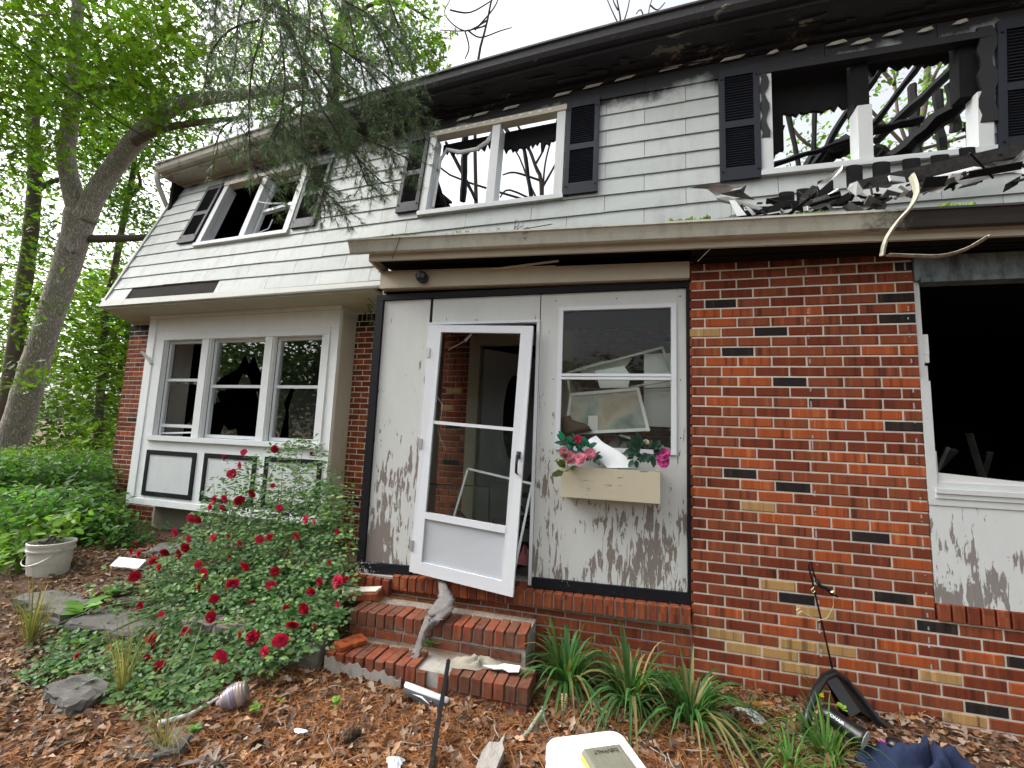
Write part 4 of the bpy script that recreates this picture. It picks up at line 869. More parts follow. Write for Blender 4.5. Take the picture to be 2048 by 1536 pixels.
# --- loose things on and by the steps
def blob(pts3, r, name, mat, label, cat, smooth=True, sub=1):
    pass
def prism_thing(name, pts, d, mat, label, cat, group=None): 
    q = MB(); q.prism(pts, d); c = np.mean(pts, axis=0); return tag(obj(name, q, mat, None, origin=c), label, cat, group)
q = MB(); q.cbox((-.095,-.045,-.028),(.095,.045,.028), .006); Mr = Matrix.Rotation(R(62), 3, 'Z') @ Matrix.Rotation(R(8), 3, 'X')
c = onZ(702,1281,.10); q.v = [tuple(np.array(Mr @ Vector((v[0],v[1],v[2]*.5)))+c-(0,0,.012)) for v in q.v]; tag(obj('loose_brick', q, MAT['brick'][2], None, origin=c), 'loose orange-red brick piece lying on the left end of the lower step', 'brick')
q = MB(); q.cbox((-.15,-.06,-.03),(.13,.06,.03), .01); c = onY(728,1190,-.14); Mr = Matrix.Rotation(R(-6), 3, 'Y') @ Matrix.Rotation(R(8), 3, 'Z')
q.v = [tuple(np.array(Mr @ Vector(v))+c) for v in q.v]; lb = tag(obj('loose_brick', q, MAT['brick'][0], None, origin=c), 'loose brick topped with pale mortar under the left corner of the porch', 'brick')
q = MB(); q.cbox((-.15,-.05,.03),(.12,.05,.045), .01); q.v = [tuple(np.array(Mr @ Vector(v))+c) for v in q.v]; part('mortar', q, MAT['mortar'], lb)
# twisted grey cloth hanging over the steps
ct = [onY(883,1160,-.07), onY(888,1186,-.17), onY(893,1208,-.28), onY(868,1235,-.39), onY(848,1262,-.41), onY(838,1290,-.45), onY(830,1312,-.50)]
q = MB(); nn = 30; tt = np.linspace(0, len(ct)-1, nn); prof = []
for i, t_ in enumerate(tt):
    k = min(int(t_), len(ct)-2); f = t_-k; p = ct[k]*(1-f)+ct[k+1]*f
    wd = np.interp(t_, [0,1,2,3,4,5,6], [.02,.035,.062,.046,.024,.02,.026]); tw = t_*1.1
    ring = []
    for j in range(16):
        a = 2*math.pi*j/16; rr = wd*(1+.34*math.sin(a*4+t_*3.2)+.2*math.sin(a*7+t_*5)); ring.append(p+np.array((math.cos(a+tw)*rr, math.sin(a+tw)*rr*.45, math.sin(a+tw)*rr*.40)))
    prof.append(ring)
pts = [x for r_ in prof for x in r_]; fs = [(i*16+j, i*16+(j+1)%16, (i+1)*16+(j+1)%16, (i+1)*16+j) for i in range(nn-1) for j in range(16)]; q.add(pts, fs)
tag(obj('grey_cloth', q, MAT['cloth'], None, True, origin=ct[3]), 'twisted grey cloth hanging from under the storm door down the brick steps', 'cloth')
def crumple(cx, cy, cz, rx, ry, h, n=26, m=10, sd=0, slump=0):
    rs = np.random.default_rng(sd); ph = rs.uniform(0, 6, 8); q = MB(); pts = [(cx, cy, cz+h)]; fs = []
    for i in range(1, m+1):
        r_ = i/m
        for j in range(n):
            a = 2*math.pi*j/n; k = 1+.22*math.sin(a*2+ph[0])+.16*math.sin(a*3+ph[1])+.1*math.sin(a*7+ph[2])
            x, y = rx*r_*k*math.cos(a), ry*r_*k*math.sin(a)
            z = h*(1-r_**1.6)*(1+.45*math.sin(a*4+r_*7+ph[3]))+.18*h*math.sin(x*60+ph[4])*math.cos(y*70+ph[5])
            pts.append((cx+x, cy+y, cz+max(z, .001)-slump*max(0, -y-.03)))
    for j in range(n): fs.append((0, 1+j, 1+(j+1)%n))
    for i in range(m-1):
        for j in range(n): fs.append((1+i*n+j, 1+(i+1)*n+j, 1+(i+1)*n+(j+1)%n, 1+i*n+(j+1)%n))
    q.add(pts, fs); return q
c = onZ(955,1322,.09); tag(obj('plaster_rag', crumple(c[0],c[1],.072,.17,.085,.035,34,12,3), MAT['concrete'], None, True, origin=c), 'crumpled pale grey plaster sheet lying on the lower brick step', 'debris')
q = MB(); c = onZ(1012,1336,.09)
q.prism([c+np.array(p) for p in ((-.14,-.02,0),(-.05,.0,.004),(-.02,.03,.006),(.08,.035,.006),(.085,-.03,.002),(.03,-.045,0),(-.01,-.03,.004),(-.06,-.04,0))], (0,0,.004)); tag(obj('paint_flake', q, MAT['white_clean'], None, origin=c), 'torn white paint flake on the right end of the lower step', 'debris')
# sneaker
def foot(L=.29):
    q = MB(); n = 22
    def outl(s, z, k=1.0):
        pts = []
        for j in range(n):
            a = 2*math.pi*j/n; x = math.cos(a); y = math.sin(a)
            w_ = .050-.010*math.cos(a*1.0+2.6)*(1 if x < .3 else 1) 
            w_ = np.interp(x, [-1,-.5,0,.5,1], [.036,.037,.040,.050,.044])
            pts.append((x*L/2*k, y*w_*s, z))
        return pts
    return q, outl, n
def ringfaces(nr, n): return [(i*n+j, i*n+(j+1)%n, (i+1)*n+(j+1)%n, (i+1)*n+j) for i in range(nr-1) for j in range(n)]
sc_ = onZ(850,1402,-.06); Ms = Matrix.Translation(Vector(sc_)+Vector((0,.02,.052))) @ Matrix.Rotation(R(-4), 4, 'Z') @ Matrix.Rotation(R(6), 4, 'Y') @ Matrix.Rotation(R(152), 4, 'X') @ Matrix.Rotation(R(180), 4, 'Z')
shoe = empty('sneaker', (sc_[0], sc_[1]+.02, -.07), 'dark grey sneaker with white sole lying on its side below the steps', 'shoe')
def sh(name, rings, mat, capm=True):
    q = MB(lambda p: tuple(Ms @ Vector(p))); n = len(rings[0]); pts = [p for r_ in rings for p in r_]; fs = ringfaces(len(rings), n)+[tuple(range(n))[::-1], tuple((len(rings)-1)*n+j for j in range(n))]
    q.add(pts, fs); part(name, q, mat, shoe, smooth=True)
_, ol, _n = foot(); 
sh('sole', [ol(.9,0,.98), ol(1.02,.004,1.0), ol(1.02,.024,1.0), ol(.96,.027,.985)], MAT['plastic_white'])
up = []
for (s, z, k) in ((.97,.026,.98),(.95,.04,.975),(.85,.055,.95),(.65,.07,.9)):
    r_ = ol(s, z, k); r_ = [(x, y, z+(.028 if x < 0 else -.014*(x/.14))*max(0,(z-.026)/.044)) for x, y, _z in r_]; up.append(r_)
MAT['shoe'] = plain('grey_canvas', (.05,.05,.055), .9, .2, 20, .3, fine=200)
sh('upper', up, MAT['shoe'])
q = MB(lambda p: tuple(Ms @ Vector(p))); q.prism([(.06,-.049,.04),(.0,-.044,.034),(-.06,-.041,.058),(-.0,-.0445,.043)], (0,-.003,0)); q.prism([(.06,.049,.04),(.0,.044,.034),(-.06,.041,.058),(-.0,.0445,.043)], (0,.003,0)); part('side_stripe', q, MAT['plastic_white'], shoe)
# black rod leaning on the lower step
a, b = onY(897,1322,-.62), onZ(858,1560,-.08); q = MB(); q.beam(a, b, .022, .022); q.beam(a+(0,0,.012), a+(b-a)*.35+(0,0,.012), .010, .004); tag(obj('metal_rod', q, MAT['metal_black'], None, origin=b), 'thin black metal rod leaning from the ground against the lower step', 'rod')
# split piece of weathered wood
c = onZ(985,1520,-.06); q = MB(); q.prism([c+np.array(p) for p in ((-.045,-.12,0),(.045,-.12,0),(.05,.02,.01),(.03,.06,.01),(.026,.13,.015),(.012,.06,.01),(-.035,.05,.01),(-.05,-.02,0))], (0,0,.035)); MAT['oldwood'] = plain('weathered_wood', (.3,.28,.25), .9, .35, 40, .9, sc=(1,.15,1), fine=70, dirt=(.06,.05,.04), dirt_amt=.4)
tag(obj('wood_chunk', q, MAT['oldwood'], None, origin=c), 'split grey weathered wood chunk standing out of the leaf litter', 'wood')
# fallen twigs with lichen
MAT['lichen'] = plain('lichen_bark', (.3,.33,.24), .95, .4, 60, .6, dirt=(.07,.055,.04), dirt_amt=.5)
def stick(name, pts, rad, mat, label, cat='twig'):
    q = MB(); q.tube(pts, rad, 7); return tag(obj(name, q, mat, None, origin=np.mean(pts, axis=0)), label, cat)
stick('fallen_twig', [onZ(1085,1420,.02), onZ(1072,1440,-.02), onZ(1058,1462,-.06), onZ(1040,1480,-.075)], [.008,.011,.011,.007], MAT['lichen'], 'short lichen-covered twig to the left of the strap-leaf clump')
stick('fallen_twig', [onZ(1085,1412,.01), onZ(1090,1440,-.04), onZ(1103,1470,-.07)], [.006,.005,.004], MAT['lichen'], 'thin bent twig between lichen twig and the spring')
# rusty coil spring
c = onZ(1128,1425,-.06); q = MB(); q.tube([c+np.array((.016*math.cos(t_), .016*math.sin(t_), .002*t_)) for t_ in np.linspace(0, 2*math.pi*8, 110)], .0028, 5); tag(obj('coil_spring', q, MAT['wire'], None, True, origin=c), 'pale metal coil spring standing in front of the strap-leaf clump', 'spring')
# white stool and drill case
TZ = .40
def stool():
    s0 = empty('plastic_stool', onZ(1190,1520,-.08), 'white moulded plastic stool with a drill bit case on top', 'stool')
    A, B_, C__ = onZ(1092,1476,TZ), onZ(1232,1458,TZ), onZ(1300,1530,TZ); ux = (B_-A)/np.linalg.norm(B_-A); uy = np.array((ux[1], -ux[0], 0)); W_ = np.linalg.norm(B_-A)+.02; Dp = .34
    o = A-ux*.01
    def loc(x, y, z): return o+ux*x+uy*y+np.array((0,0,z))
    q = MB(); n = 10; r_ = .045; out_ = []
    for (cx, cy_, a0) in ((W_-r_, r_, -90),(W_-r_, Dp-r_, 0),(r_, Dp-r_, 90),(r_, r_, 180)):
        for k in range(n): a = R(a0+90*k/(n-1)); out_.append((cx+r_*math.cos(a), cy_+r_*math.sin(a)))
    def ring(sc, z): return [loc(W_/2+(x-W_/2)*sc, Dp/2+(y-Dp/2)*sc, z-TZ+TZ-0) for x, y in out_]
    rings = [ring(.90,.0), ring(.97,.0), ring(1.0,-.008), ring(1.012,-.03), ring(1.012,-.05), ring(.99,-.05)]
    m_ = len(out_); q.add([p for r2 in rings for p in r2], ringfaces(len(rings), m_)+[tuple(range(m_))]); part('seat', q, MAT['plastic_white'], s0, smooth=False)
    for (x, y) in ((.03,.03),(W_-.03,.03),(W_-.03,Dp-.03),(.03,Dp-.03)):
        q = MB(); dx, dy = (x-W_/2)*.22, (y-Dp/2)*.22; t_ = loc(x,y,-.03); f_ = loc(x+dx,y+dy,-TZ-.08); q.beam(t_, f_, .055, .028, ux); part('leg', q, MAT['plastic_white'], s0)
    q = MB(); q.beam(loc(.04,.012,-.10), loc(W_-.04,.012,-.10), .12, .01, uy); q.beam(loc(.012,.04,-.09), loc(.012,Dp-.04,-.09), .1, .01, ux); part('apron', q, MAT['plastic_white'], s0)
    # case
    cs = empty('drill_bit_case', loc(.16,.22,.0), 'yellow and clear plastic drill bit case on the white stool', 'case')
    x0, x1, y0, y1 = .09, .24, .125, .30
    MAT['yellow'] = plain('yellow_plastic', (.55,.37,.02), .4, .08, 6, .03); MAT['clear'] = plain('smoky_clear_plastic', (.17,.17,.13), .25, .25, 16, .05)
    q = MB(); q.hexa([loc(x0,y1,.001),loc(x1,y1,.001),loc(x1,y0,.001),loc(x0,y0,.001),loc(x0+.003,y1,.02),loc(x1-.003,y1,.02),loc(x1-.003,y0,.02),loc(x0+.003,y0,.02)]); part('tray', q, MAT['yellow'], cs)
    q = MB(); q.hexa([loc(x0+.002,y1,.0205),loc(x1-.002,y1,.0205),loc(x1-.002,y0,.0205),loc(x0+.002,y0,.0205),loc(x0+.01,y1-.004,.036),loc(x1-.01,y1-.004,.036),loc(x1-.01,y0+.006,.036),loc(x0+.01,y0+.006,.036)]); part('lid', q, MAT['clear'], cs)
    q = MB(); q.box((0,0,0),(.001,.001,.001)); q.v = []; q.f = []; q.m = []
    for k in range(6): q.beam(loc(x0+.02+k*.022,y0+.012,.0375), loc(x0+.02+k*.022,y1-.02,.0375), .006, .002)
    part('ridge', q, MAT['clear'], cs)
    cu = bpy.data.curves.new('lettering', 'FONT'); cu.body = 'DEWALT'; cu.size = .022; cu.extrude = .0004; cu.align_x = 'CENTER'; cu.align_y = 'CENTER'
    to = bpy.data.objects.new('lettering', cu); COL.objects.link(to); dg = bpy.context.evaluated_depsgraph_get(); dg.update(); me = bpy.data.meshes.new_from_object(to.evaluated_get(dg)); bpy.data.objects.remove(to)
    lo = bpy.data.objects.new('lettering', me); COL.objects.link(lo); me.materials.clear(); me.materials.append(MAT['plastic_black'])
    lo.parent = cs; bx, by = -ux, uy; M4 = Matrix.Identity(4); pc = loc((x0+x1)/2, y0+.032, .0392)-np.array(cs.location)
    for i in range(3): M4[i][0], M4[i][1], M4[i][2], M4[i][3] = bx[i], by[i], (0,0,1)[i], pc[i]
    lo.matrix_local = M4
stool()
# ------------------------------------------------------------------ things by the right-hand wall
pl, pr = onZ(1325,1404,-.03), onZ(1545,1409,-.03); stick('copper_pole', [pl, pl*.5+pr*.5, pr], [.013,.013,.013], MAT['copper'], 'orange metal pole lying along the foot of the brick wall', 'pole')
hb = onZ(1642,1375,-.05); hb = np.array((hb[0], -.06, -.05)); ht = onY(1617,1125,-.05)
sh_ = empty('shepherd_hook', hb, 'thin black shepherd hook standing against the brick wall', 'garden hook')
q = MB(); q.tube([hb, hb*.5+ht*.5, ht-(0,0,.02), ht+(.004,0,0), ht+(.014,-.0,.004), onY(1627,1145,-.05), onY(1635,1168,-.05)], [.0055,.0055,.0055,.005,.005,.005,.006], 7); part('rod', q, MAT['metal_black'], sh_, smooth=True)
q = MB(); q.tube([onY(1633,1160,-.055), onY(1640,1172,-.06), onY(1652,1176,-.06), onY(1664,1186,-.06), onY(1676,1195,-.06)], [.014,.011,.010,.013,.003], 7); part('bird_ornament', q, MAT['metal_black'], sh_, smooth=True)
q = MB(); q.tube([onY(1660,1184,-.062), onY(1665,1183,-.07), onY(1670,1190,-.062)], [.008,.01,.004], 7); part('bird_breast', q, MAT['wire'], sh_)
wp_ = [onY(1666,1192,-.06), onY(1667,1212,-.06), onY(1655,1236,-.06), onY(1635,1241,-.06), onY(1612,1227,-.06), onY(1604,1222,-.06), onY(1596,1226,-.06), onY(1592,1220,-.06), onY(1600,1216,-.06)]
q = MB(); q.tube(wp_, .0022, 5); q.tube([onY(1624,1176,-.06), onY(1630,1182,-.06), onY(1626,1186,-.06), onY(1622,1180,-.06), onY(1628,1174,-.06)], .0022, 5); part('wire', q, MAT['wire'], sh_)
# black garden cart lying on its side, its rim arching up the wall
tb = empty('garden_cart', onZ(1700,1450,-.05), 'black plastic garden cart tipped over at the foot of the wall', 'cart')
rim = [onY(1612,1470,-.42), onY(1616,1425,-.36), onY(1630,1385,-.28), onY(1648,1355,-.22), onY(1668,1345,-.16), onY(1690,1360,-.12), onY(1720,1395,-.12), onY(1755,1440,-.14), onY(1800,1475,-.16), onY(1880,1515,-.2), onY(1960,1560,-.25)]
q = MB(); q.tube(rim, .021, 8); part('rim', q, MAT['plastic_black'], tb, smooth=True)
q = MB(); inn = [p+np.array((.10,-.05,-.16)) for p in rim[3:]]; pts = rim[3:]+inn; k = len(inn); q.add(pts, [(i, i+1, k+i+1, k+i) for i in range(k-1)])
inn2 = [p+np.array((.12,.10,-.25)) for p in rim[3:]]; q.add(rim[3:]+inn2, [(i, i+1, k+i+1, k+i) for i in range(k-1)]); part('tray', q, MAT['plastic_black'], tb)
# hair dryer with a pale outlet ring
hd = onY(1690,1452,-.42); Mh = Matrix.Translation(Vector(hd)) @ Matrix.Rotation(R(-42), 4, 'Z') @ Matrix.Rotation(R(14), 4, 'Y') @ Matrix.Rotation(R(8), 4, 'X')
hdr = empty('hair_dryer', hd, 'black hair dryer with pale grey outlet lying in the tipped cart', 'hair dryer')
q = MB(lambda p: tuple(Mh @ Vector(p))); Rx = Matrix.Rotation(R(90), 3, 'Y')
q.lathe([(.022,-.11),(.034,-.10),(.04,-.06),(.041,0),(.044,.05),(.049,.075),(.049,.085)], 22, M=Rx); part('barrel', q, MAT['plastic_black'], hdr, smooth=True)
q = MB(lambda p: tuple(Mh @ Vector(p))); q.lathe([(.046,.086),(.046,.089),(0,.089)], 22, M=Rx); MAT['grille'] = plain('grey_grille', (.4,.41,.42), .5, .1, 60, .3); part('outlet', q, MAT['grille'], hdr)
q = MB(lambda p: tuple(Mh @ Vector(p))); q.tube([(-.06,.02,-.02),(-.075,.07,-.04),(-.08,.13,-.06)], [.02,.019,.016], 10, flat=.7); part('grip', q, MAT['plastic_black'], hdr, smooth=True)
cu = bpy.data.curves.new('lettering', 'FONT'); cu.body = 'CONAIR'; cu.size = .020; cu.extrude = .0003; cu.align_x = 'CENTER'; cu.align_y = 'CENTER'
to = bpy.data.objects.new('lettering', cu); COL.objects.link(to); dg = bpy.context.evaluated_depsgraph_get(); dg.update(); me = bpy.data.meshes.new_from_object(to.evaluated_get(dg)); bpy.data.objects.remove(to)
for v in me.vertices:
    x, y, z = v.co; ang_ = y/.0415-.0+.75; rr = .0418+z; v.co = Mh @ Vector((x-.035, -rr*math.cos(ang_), rr*math.sin(ang_)))-Vector(hd)
me.materials.clear(); me.materials.append(MAT['plastic_white']); lo = bpy.data.objects.new('lettering', me); COL.objects.link(lo); lo.parent = hdr
c = onY(1790,1490,-.42); q = MB(); q.lathe([(.0,.03),(.02,.028),(.036,.015),(.04,0),(.036,-.02),(.0,-.03)], 16, c); tag(obj('black_knob', q, MAT['plastic_black'], None, True, origin=c), 'round black plastic cap beside the hair dryer', 'cap')
c = onZ(1850,1515,.02); q = crumple(c[0], c[1]-.05, -.06, .24, .15, .13, 40, 14, 8); tag(obj('blue_jacket', q, MAT['blue_cloth'], None, True, origin=c), 'dark blue fleece jacket crumpled in the tipped garden cart', 'jacket')
# ------------------------------------------------------------------ window box, flowers, porch clutter
bx0, bx1 = onY(1123,960,-.12)[0], onY(1320,960,-.12)[0]
wbx = empty('window_box', (.5*(bx0+bx1),-.05,1.10), 'cream wooden flower box fixed under the porch window', 'planter')
MAT['boxwood'] = paint_mat('cream_box_paint', (.47,.43,.32), (.2,.15,.09), .29, 8, 60)
zb, zt = onY(1200,999,-.13)[2], onY(1220,938,-.13)[2]; yb = -.13
def bpiece(nm, a, b): 
    q = MB(); q.box(a, b); part(nm, q, MAT['boxwood'], wbx)
bpiece('front_board', (bx0,yb,zb),(bx1,yb+.018,zt)); bpiece('end_board', (bx0,yb+.018,zb),(bx0+.018,E0,zt)); bpiece('end_board', (bx1-.018,yb+.018,zb),(bx1,E0,zt)); bpiece('bottom_board', (bx0+.018,yb+.018,zb),(bx1-.018,E0,zb+.018))
q = MB(); q.box((bx0+.018,yb+.018,zb+.018),(bx1-.018,E0,zt-.03)); part('soil', q, MAT['soil'], wbx)
q = MB(); q.prism([onY(1168,890,-.02), onY(1180,878,-.02), onY(1192,872,-.02), onY(1205,885,-.03), onY(1240,905,-.05), onY(1278,936,-.09), onY(1215,937,-.09)], (0,-.006,.003)); tag(obj('splintered_board', q, MAT['white_clean'], None, origin=onY(1220,910,-.05)), 'splintered white board stuck upright in the window box', 'board')
def flower_head(c, r, n, tilt, name='flower', mat='petal', col=(.35,.06,.13), lay=3):
    Ps, As, Ns, Ss, Cs = [], [], [], [], []
    tz = np.array(tilt, float); tz /= np.linalg.norm(tz); ref = np.cross(tz, (0.3,.2,1)); ref /= np.linalg.norm(ref); rb = np.cross(tz, ref)
    for L in range(lay):
        m_ = n-2*L
        for j in range(max(3,m_)):
            a = 2*math.pi*(j+.5*L)/max(3,m_)+random.uniform(-.2,.2); d = math.cos(a)*ref+math.sin(a)*rb; up_ = .25+.55*L/lay
            Ps.append(np.array(c)+tz*r*.12*L); As.append(d*(1-up_*.6)+tz*up_); Ns.append(tz-d*.5); Ss.append(r*(1-.2*L)*random.uniform(.9,1.1)); Cs.append(np.array(col)*random.uniform(.75,1.25))
    return Ps, As, Ns, Ss, Cs
PETAL = ([(0,-.08,0),(0,.08,0),(.5,.42,.10),(.85,.34,.06),(1,0,.0),(.85,-.34,.06),(.5,-.42,.10)], [(0,1,2,6),(2,3,5,6),(3,4,5)])
def bouquet(name, spots, leaves, label):
    c0 = np.mean([s[0] for s in spots], axis=0); e = empty(name, c0, label, 'artificial flowers')
    for (c, r, col) in spots:
        a_ = flower_head(c, r, 8, (random.uniform(-.4,.4),-1,random.uniform(.2,.7)), col=col); o = scatter('blossom', *a_[:4], *PETAL, a_[4], MAT['petal'], e)
    Ps, As, Ns, Ss, Cs = [], [], [], [], []
    for (c, n, col, s) in leaves:
        for j in range(int(1.7*n)):
            d = rdir(1)[0]; d[1] = -abs(d[1])*.6; Ps.append(np.array(c)+d*s*.35); As.append(d+np.array((0,-.2,.1))); Ns.append(rdir(1)[0]*.6+np.array((0,-1,.8))); Ss.append(1.35*s*random.uniform(.6,1.1)); Cs.append(np.array(col)*random.uniform(.6,1.3))
    scatter('foliage', Ps, As, Ns, Ss, *LEAF, Cs, MAT['leaf'], e)
TEAL, PINK, RED_, DKG = (.02,.16,.12), (.50,.16,.22), (.30,.02,.05), (.05,.11,.085)
bouquet('silk_bouquet', [(onY(1140,915,-.13),.05,PINK),(onY(1162,918,-.14),.05,PINK),(onY(1128,905,-.12),.04,PINK),(onY(1180,908,-.12),.045,PINK),(onY(1155,881,-.09),.045,RED_)], [(onY(1132,886,-.08),9,TEAL,.065),(onY(1150,888,-.09),6,TEAL,.06),(onY(1172,898,-.10),7,TEAL,.06),(onY(1122,915,-.12),7,(.12,.15,.03),.05),(onY(1185,915,-.1),5,DKG,.05),(onY(1133,940,-.14),4,(.07,.11,.03),.07)], 'silk bouquet of pink flowers and teal leaves, left end of the window box')
bouquet('silk_bouquet', [(onY(1328,910,-.13),.05,(.42,.05,.2)),(onY(1326,925,-.13),.045,(.42,.05,.2)),(onY(1292,884,-.10),.02,(.7,.5,.4))], [(onY(1280,900,-.09),12,DKG,.07),(onY(1302,903,-.1),9,DKG,.065),(onY(1270,915,-.09),7,DKG,.05)], 'silk bouquet of dark green leaves and magenta flowers, right end of the window box')
# framed picture leaning inside the porch window
Y0 = .22
def quad_frame(name, c4, th, wd, mat, label, cat, inner=None, innermat=None, nm='pane'):
    """a frame built from four corner points (tl, tr, br, bl)"""
    e = empty(name, np.mean(c4, axis=0), label, cat); c4 = [np.array(c, float) for c in c4]; cc = np.mean(c4, axis=0); q = MB(); nrm = np.cross(c4[1]-c4[0], c4[3]-c4[0]); nrm /= np.linalg.norm(nrm)
    for i in range(4):
        a, b = c4[i], c4[(i+1)%4]; t = (b-a)/np.linalg.norm(b-a); inw = np.cross(nrm, t)
        if inw@(cc-a) < 0: inw = -inw
        q.beam(a+inw*wd/2, b+inw*wd/2, th, wd, inw)
    part('frame', q, mat, e)
    if innermat:
        q = MB(); q.prism([c*.97+cc*.03 for c in c4], nrm*.003); part(nm, q, innermat, e)
    return e
def picture_mat():
    mt, n, l, b = new_mat('faded_print'); p = wpos(n, l); f = noise(n, l, 5, 4, .5, p, .6)
    r_ = ramp(n, [(.3,(.10,.15,.14)),(.45,(.24,.30,.26)),(.55,(.36,.36,.27)),(.68,(.30,.24,.17))]); l.new(f, r_.inputs[0]); l.new(r_.outputs[0], b.inputs['Base Color']); b.inputs['Roughness'].default_value = .15; return mt
quad_frame('framed_picture', [onY(1140,787,.16), onY(1278,775,.16), onY(1300,862,.12), onY(1128,870,.12)], .02, .022, MAT['white'], 'framed faded picture in a white frame tipped behind the porch window', 'picture', innermat=picture_mat(), nm='print')
quad_frame('window_screen', [onY(1132,745,.30), onY(1326,693,.30), onY(1350,760,.26), onY(1140,800,.26)], .018, .016, MAT['gutter'], 'tilted cream window screen frame behind the upper porch window pane', 'screen')
q = MB(); q.prism([onY(1288,708,.35), onY(1350,706,.35), onY(1350,855,.32), onY(1288,852,.32)], (0,.03,0)); cab = tag(obj('cabinet_door', q, MAT['white_clean'], None, origin=onY(1318,780,.35)), 'white cabinet door standing at the right side of the porch window', 'cabinet door')
q = MB(); q.beam(onY(1288,777,.318), onY(1350,775,.318), .004, .006); part('groove', q, MAT['felt'], cab)
c = onY(1152,856,.10); Mb = Matrix.Translation(Vector(c)) @ Matrix.Rotation(R(-14), 4, 'Y'); boot = empty('work_boot', c, 'worn brown leather boot in the corner of the porch window', 'boot'); MAT['leather'] = plain('worn_leather', (.09,.055,.03), .7, .4, 14, .4)
q = MB(lambda p: tuple(Mb @ Vector(p))); L2 = .11
rings = []
for (z, x0, x1, w_) in ((-.03,-.11,.10,.04),(-.01,-.112,.10,.042),(.02,-.108,.07,.040),(.045,-.105,.02,.038),(.07,-.10,-.02,.036),(.1,-.10,-.02,.037)):
    rings.append([((x0+x1)/2+(x1-x0)/2*math.cos(a), w_*math.sin(a), z) for a in np.linspace(0, 2*math.pi, 14, endpoint=False)])
q.add([p for r_ in rings for p in r_], ringfaces(6,14)+[tuple(range(14))[::-1], tuple(70+j for j in range(14))]); part('upper', q, MAT['leather'], boot, smooth=True)
q = MB(lambda p: tuple(Mb @ Vector(p))); q.lathe([(.001,-.045),(1,-.045),(1,-.031),(.001,-.031)], 14, M=Matrix.Diagonal((.108,.042,1))); part('sole', q, MAT['felt'], boot)
q = MB(); c = onY(1186,845,.12); q.box(c+(-.035,0,-.055), c+(.035,.06,.05)); tag(obj('paper_carton', q, MAT['white_clean'], None, origin=c), 'small white carton beside the brown boot in the porch window', 'box')
def scrap(name, pts, th, mat, label, cat): q = MB(); q.prism(pts, (0,th,0)); return tag(obj(name, q, mat, None, origin=np.mean(pts, axis=0)), label, cat)
scrap('torn_panel', [onY(1150,738,.34), onY(1205,722,.34), onY(1265,716,.34), onY(1250,735,.33), onY(1218,748,.33), onY(1175,750,.33)], .01, MAT['gutter'], 'torn cream panel sagging below the tilted screen frame', 'panel')
scrap('paper_sheets', [onY(1190,742,.20), onY(1248,732,.20), onY(1262,752,.18), onY(1256,775,.18), onY(1200,776,.18)], .01, MAT['white_clean'], 'pale crumpled paper sheets behind the porch window meeting rail', 'paper')
scrap('cream_slat', [onY(1240,868,.14), onY(1346,898,.12), onY(1346,904,.12), onY(1238,872,.14)], .01, MAT['gutter'], 'thin cream slat slanting across the lower right of the porch window', 'slat')
c = onY(1240,890,.16); tag(obj('dark_garment', crumple(c[0],c[1]+.05,c[2]-.10,.22,.10,.12,30,9,31), MAT['cloth'], None, True, origin=c), 'dark crumpled garment under the framed picture in the porch window', 'cloth')
# leaning aluminium window sash behind the storm door, and a second dark one
quad_frame('loose_window', [onY(935,935,.12), onY(1067,966,.06), onY(1022,1185,.0), onY(872,1150,.10)], .012, .016, MAT['vinyl'], 'loose white aluminium storm sash leaning behind the open storm door', 'window sash', innermat=MAT['glass'])
quad_frame('loose_window', [onY(850,966,.22), onY(980,972,.20), onY(978,1100,.16), onY(850,1100,.16)], .012, .010, MAT['plastic_black'], 'small dark framed glass sash standing on the porch floor', 'window sash', innermat=MAT['glass_dirty'])
# heap of burnt belongings on the porch floor
q = MB()
for i in range(230):
    x, y = random.uniform(-1.8,-.2), random.uniform(.42,1.2); hmax = np.interp(x, [-1.9,-1.3,-.95,0], [.05,.35,.85,1.0]); z = .39+random.uniform(0, hmax)*(1-.25*abs(y-.6)); p = np.array((x,y,z)); d_ = RNG.normal(size=3)*np.array((.14,.12,.07)); q.beam(p, p+d_, random.uniform(.02,.14), random.uniform(.004,.03), RNG.normal(size=3), random.choices([0,1,2,3,4],[4,3,2,1,1])[0])
hp_ = obj('rubble_heap', q, [MAT['char2'],MAT['cloth'],MAT['oldwood'],MAT['white_clean'],MAT['leather']]); hp_['kind'] = 'stuff'; tag(hp_, 'heap of burnt boards, cloth and broken belongings piled on the porch floor', 'rubble')
c = onY(1050,1110,.25); tag(obj('red_cloth', crumple(c[0],c[1],c[2]-.06,.07,.06,.10,24,8,21), MAT['red_cloth'], None, True, origin=c), 'crumpled red and white cloth on the heap beside the door gap', 'cloth')
q = MB(); q.tube([onY(942,668,.25), onY(930,682,.22)], .012, 8); q.tube([onY(930,682,.22), onY(905,695,.2), onY(897,700,.2)], .003, 5); tag(obj('lamp_tube', q, MAT['white_clean'], None, origin=onY(935,675,.25)), 'short white tube hanging at the top of the doorway', 'tube')
q = MB(); q.tube([onY(864,798,.0), onY(875,795,-.01), onY(886,812,-.01), onY(880,840,-.01), onY(876,860,-.01), onY(884,885,-.01), onY(893,900,-.01)], .0018, 5); tag(obj('hanging_wire', q, MAT['alu'], None, origin=onY(880,840,0)), 'thin looped wire dangling inside the storm door', 'wire')
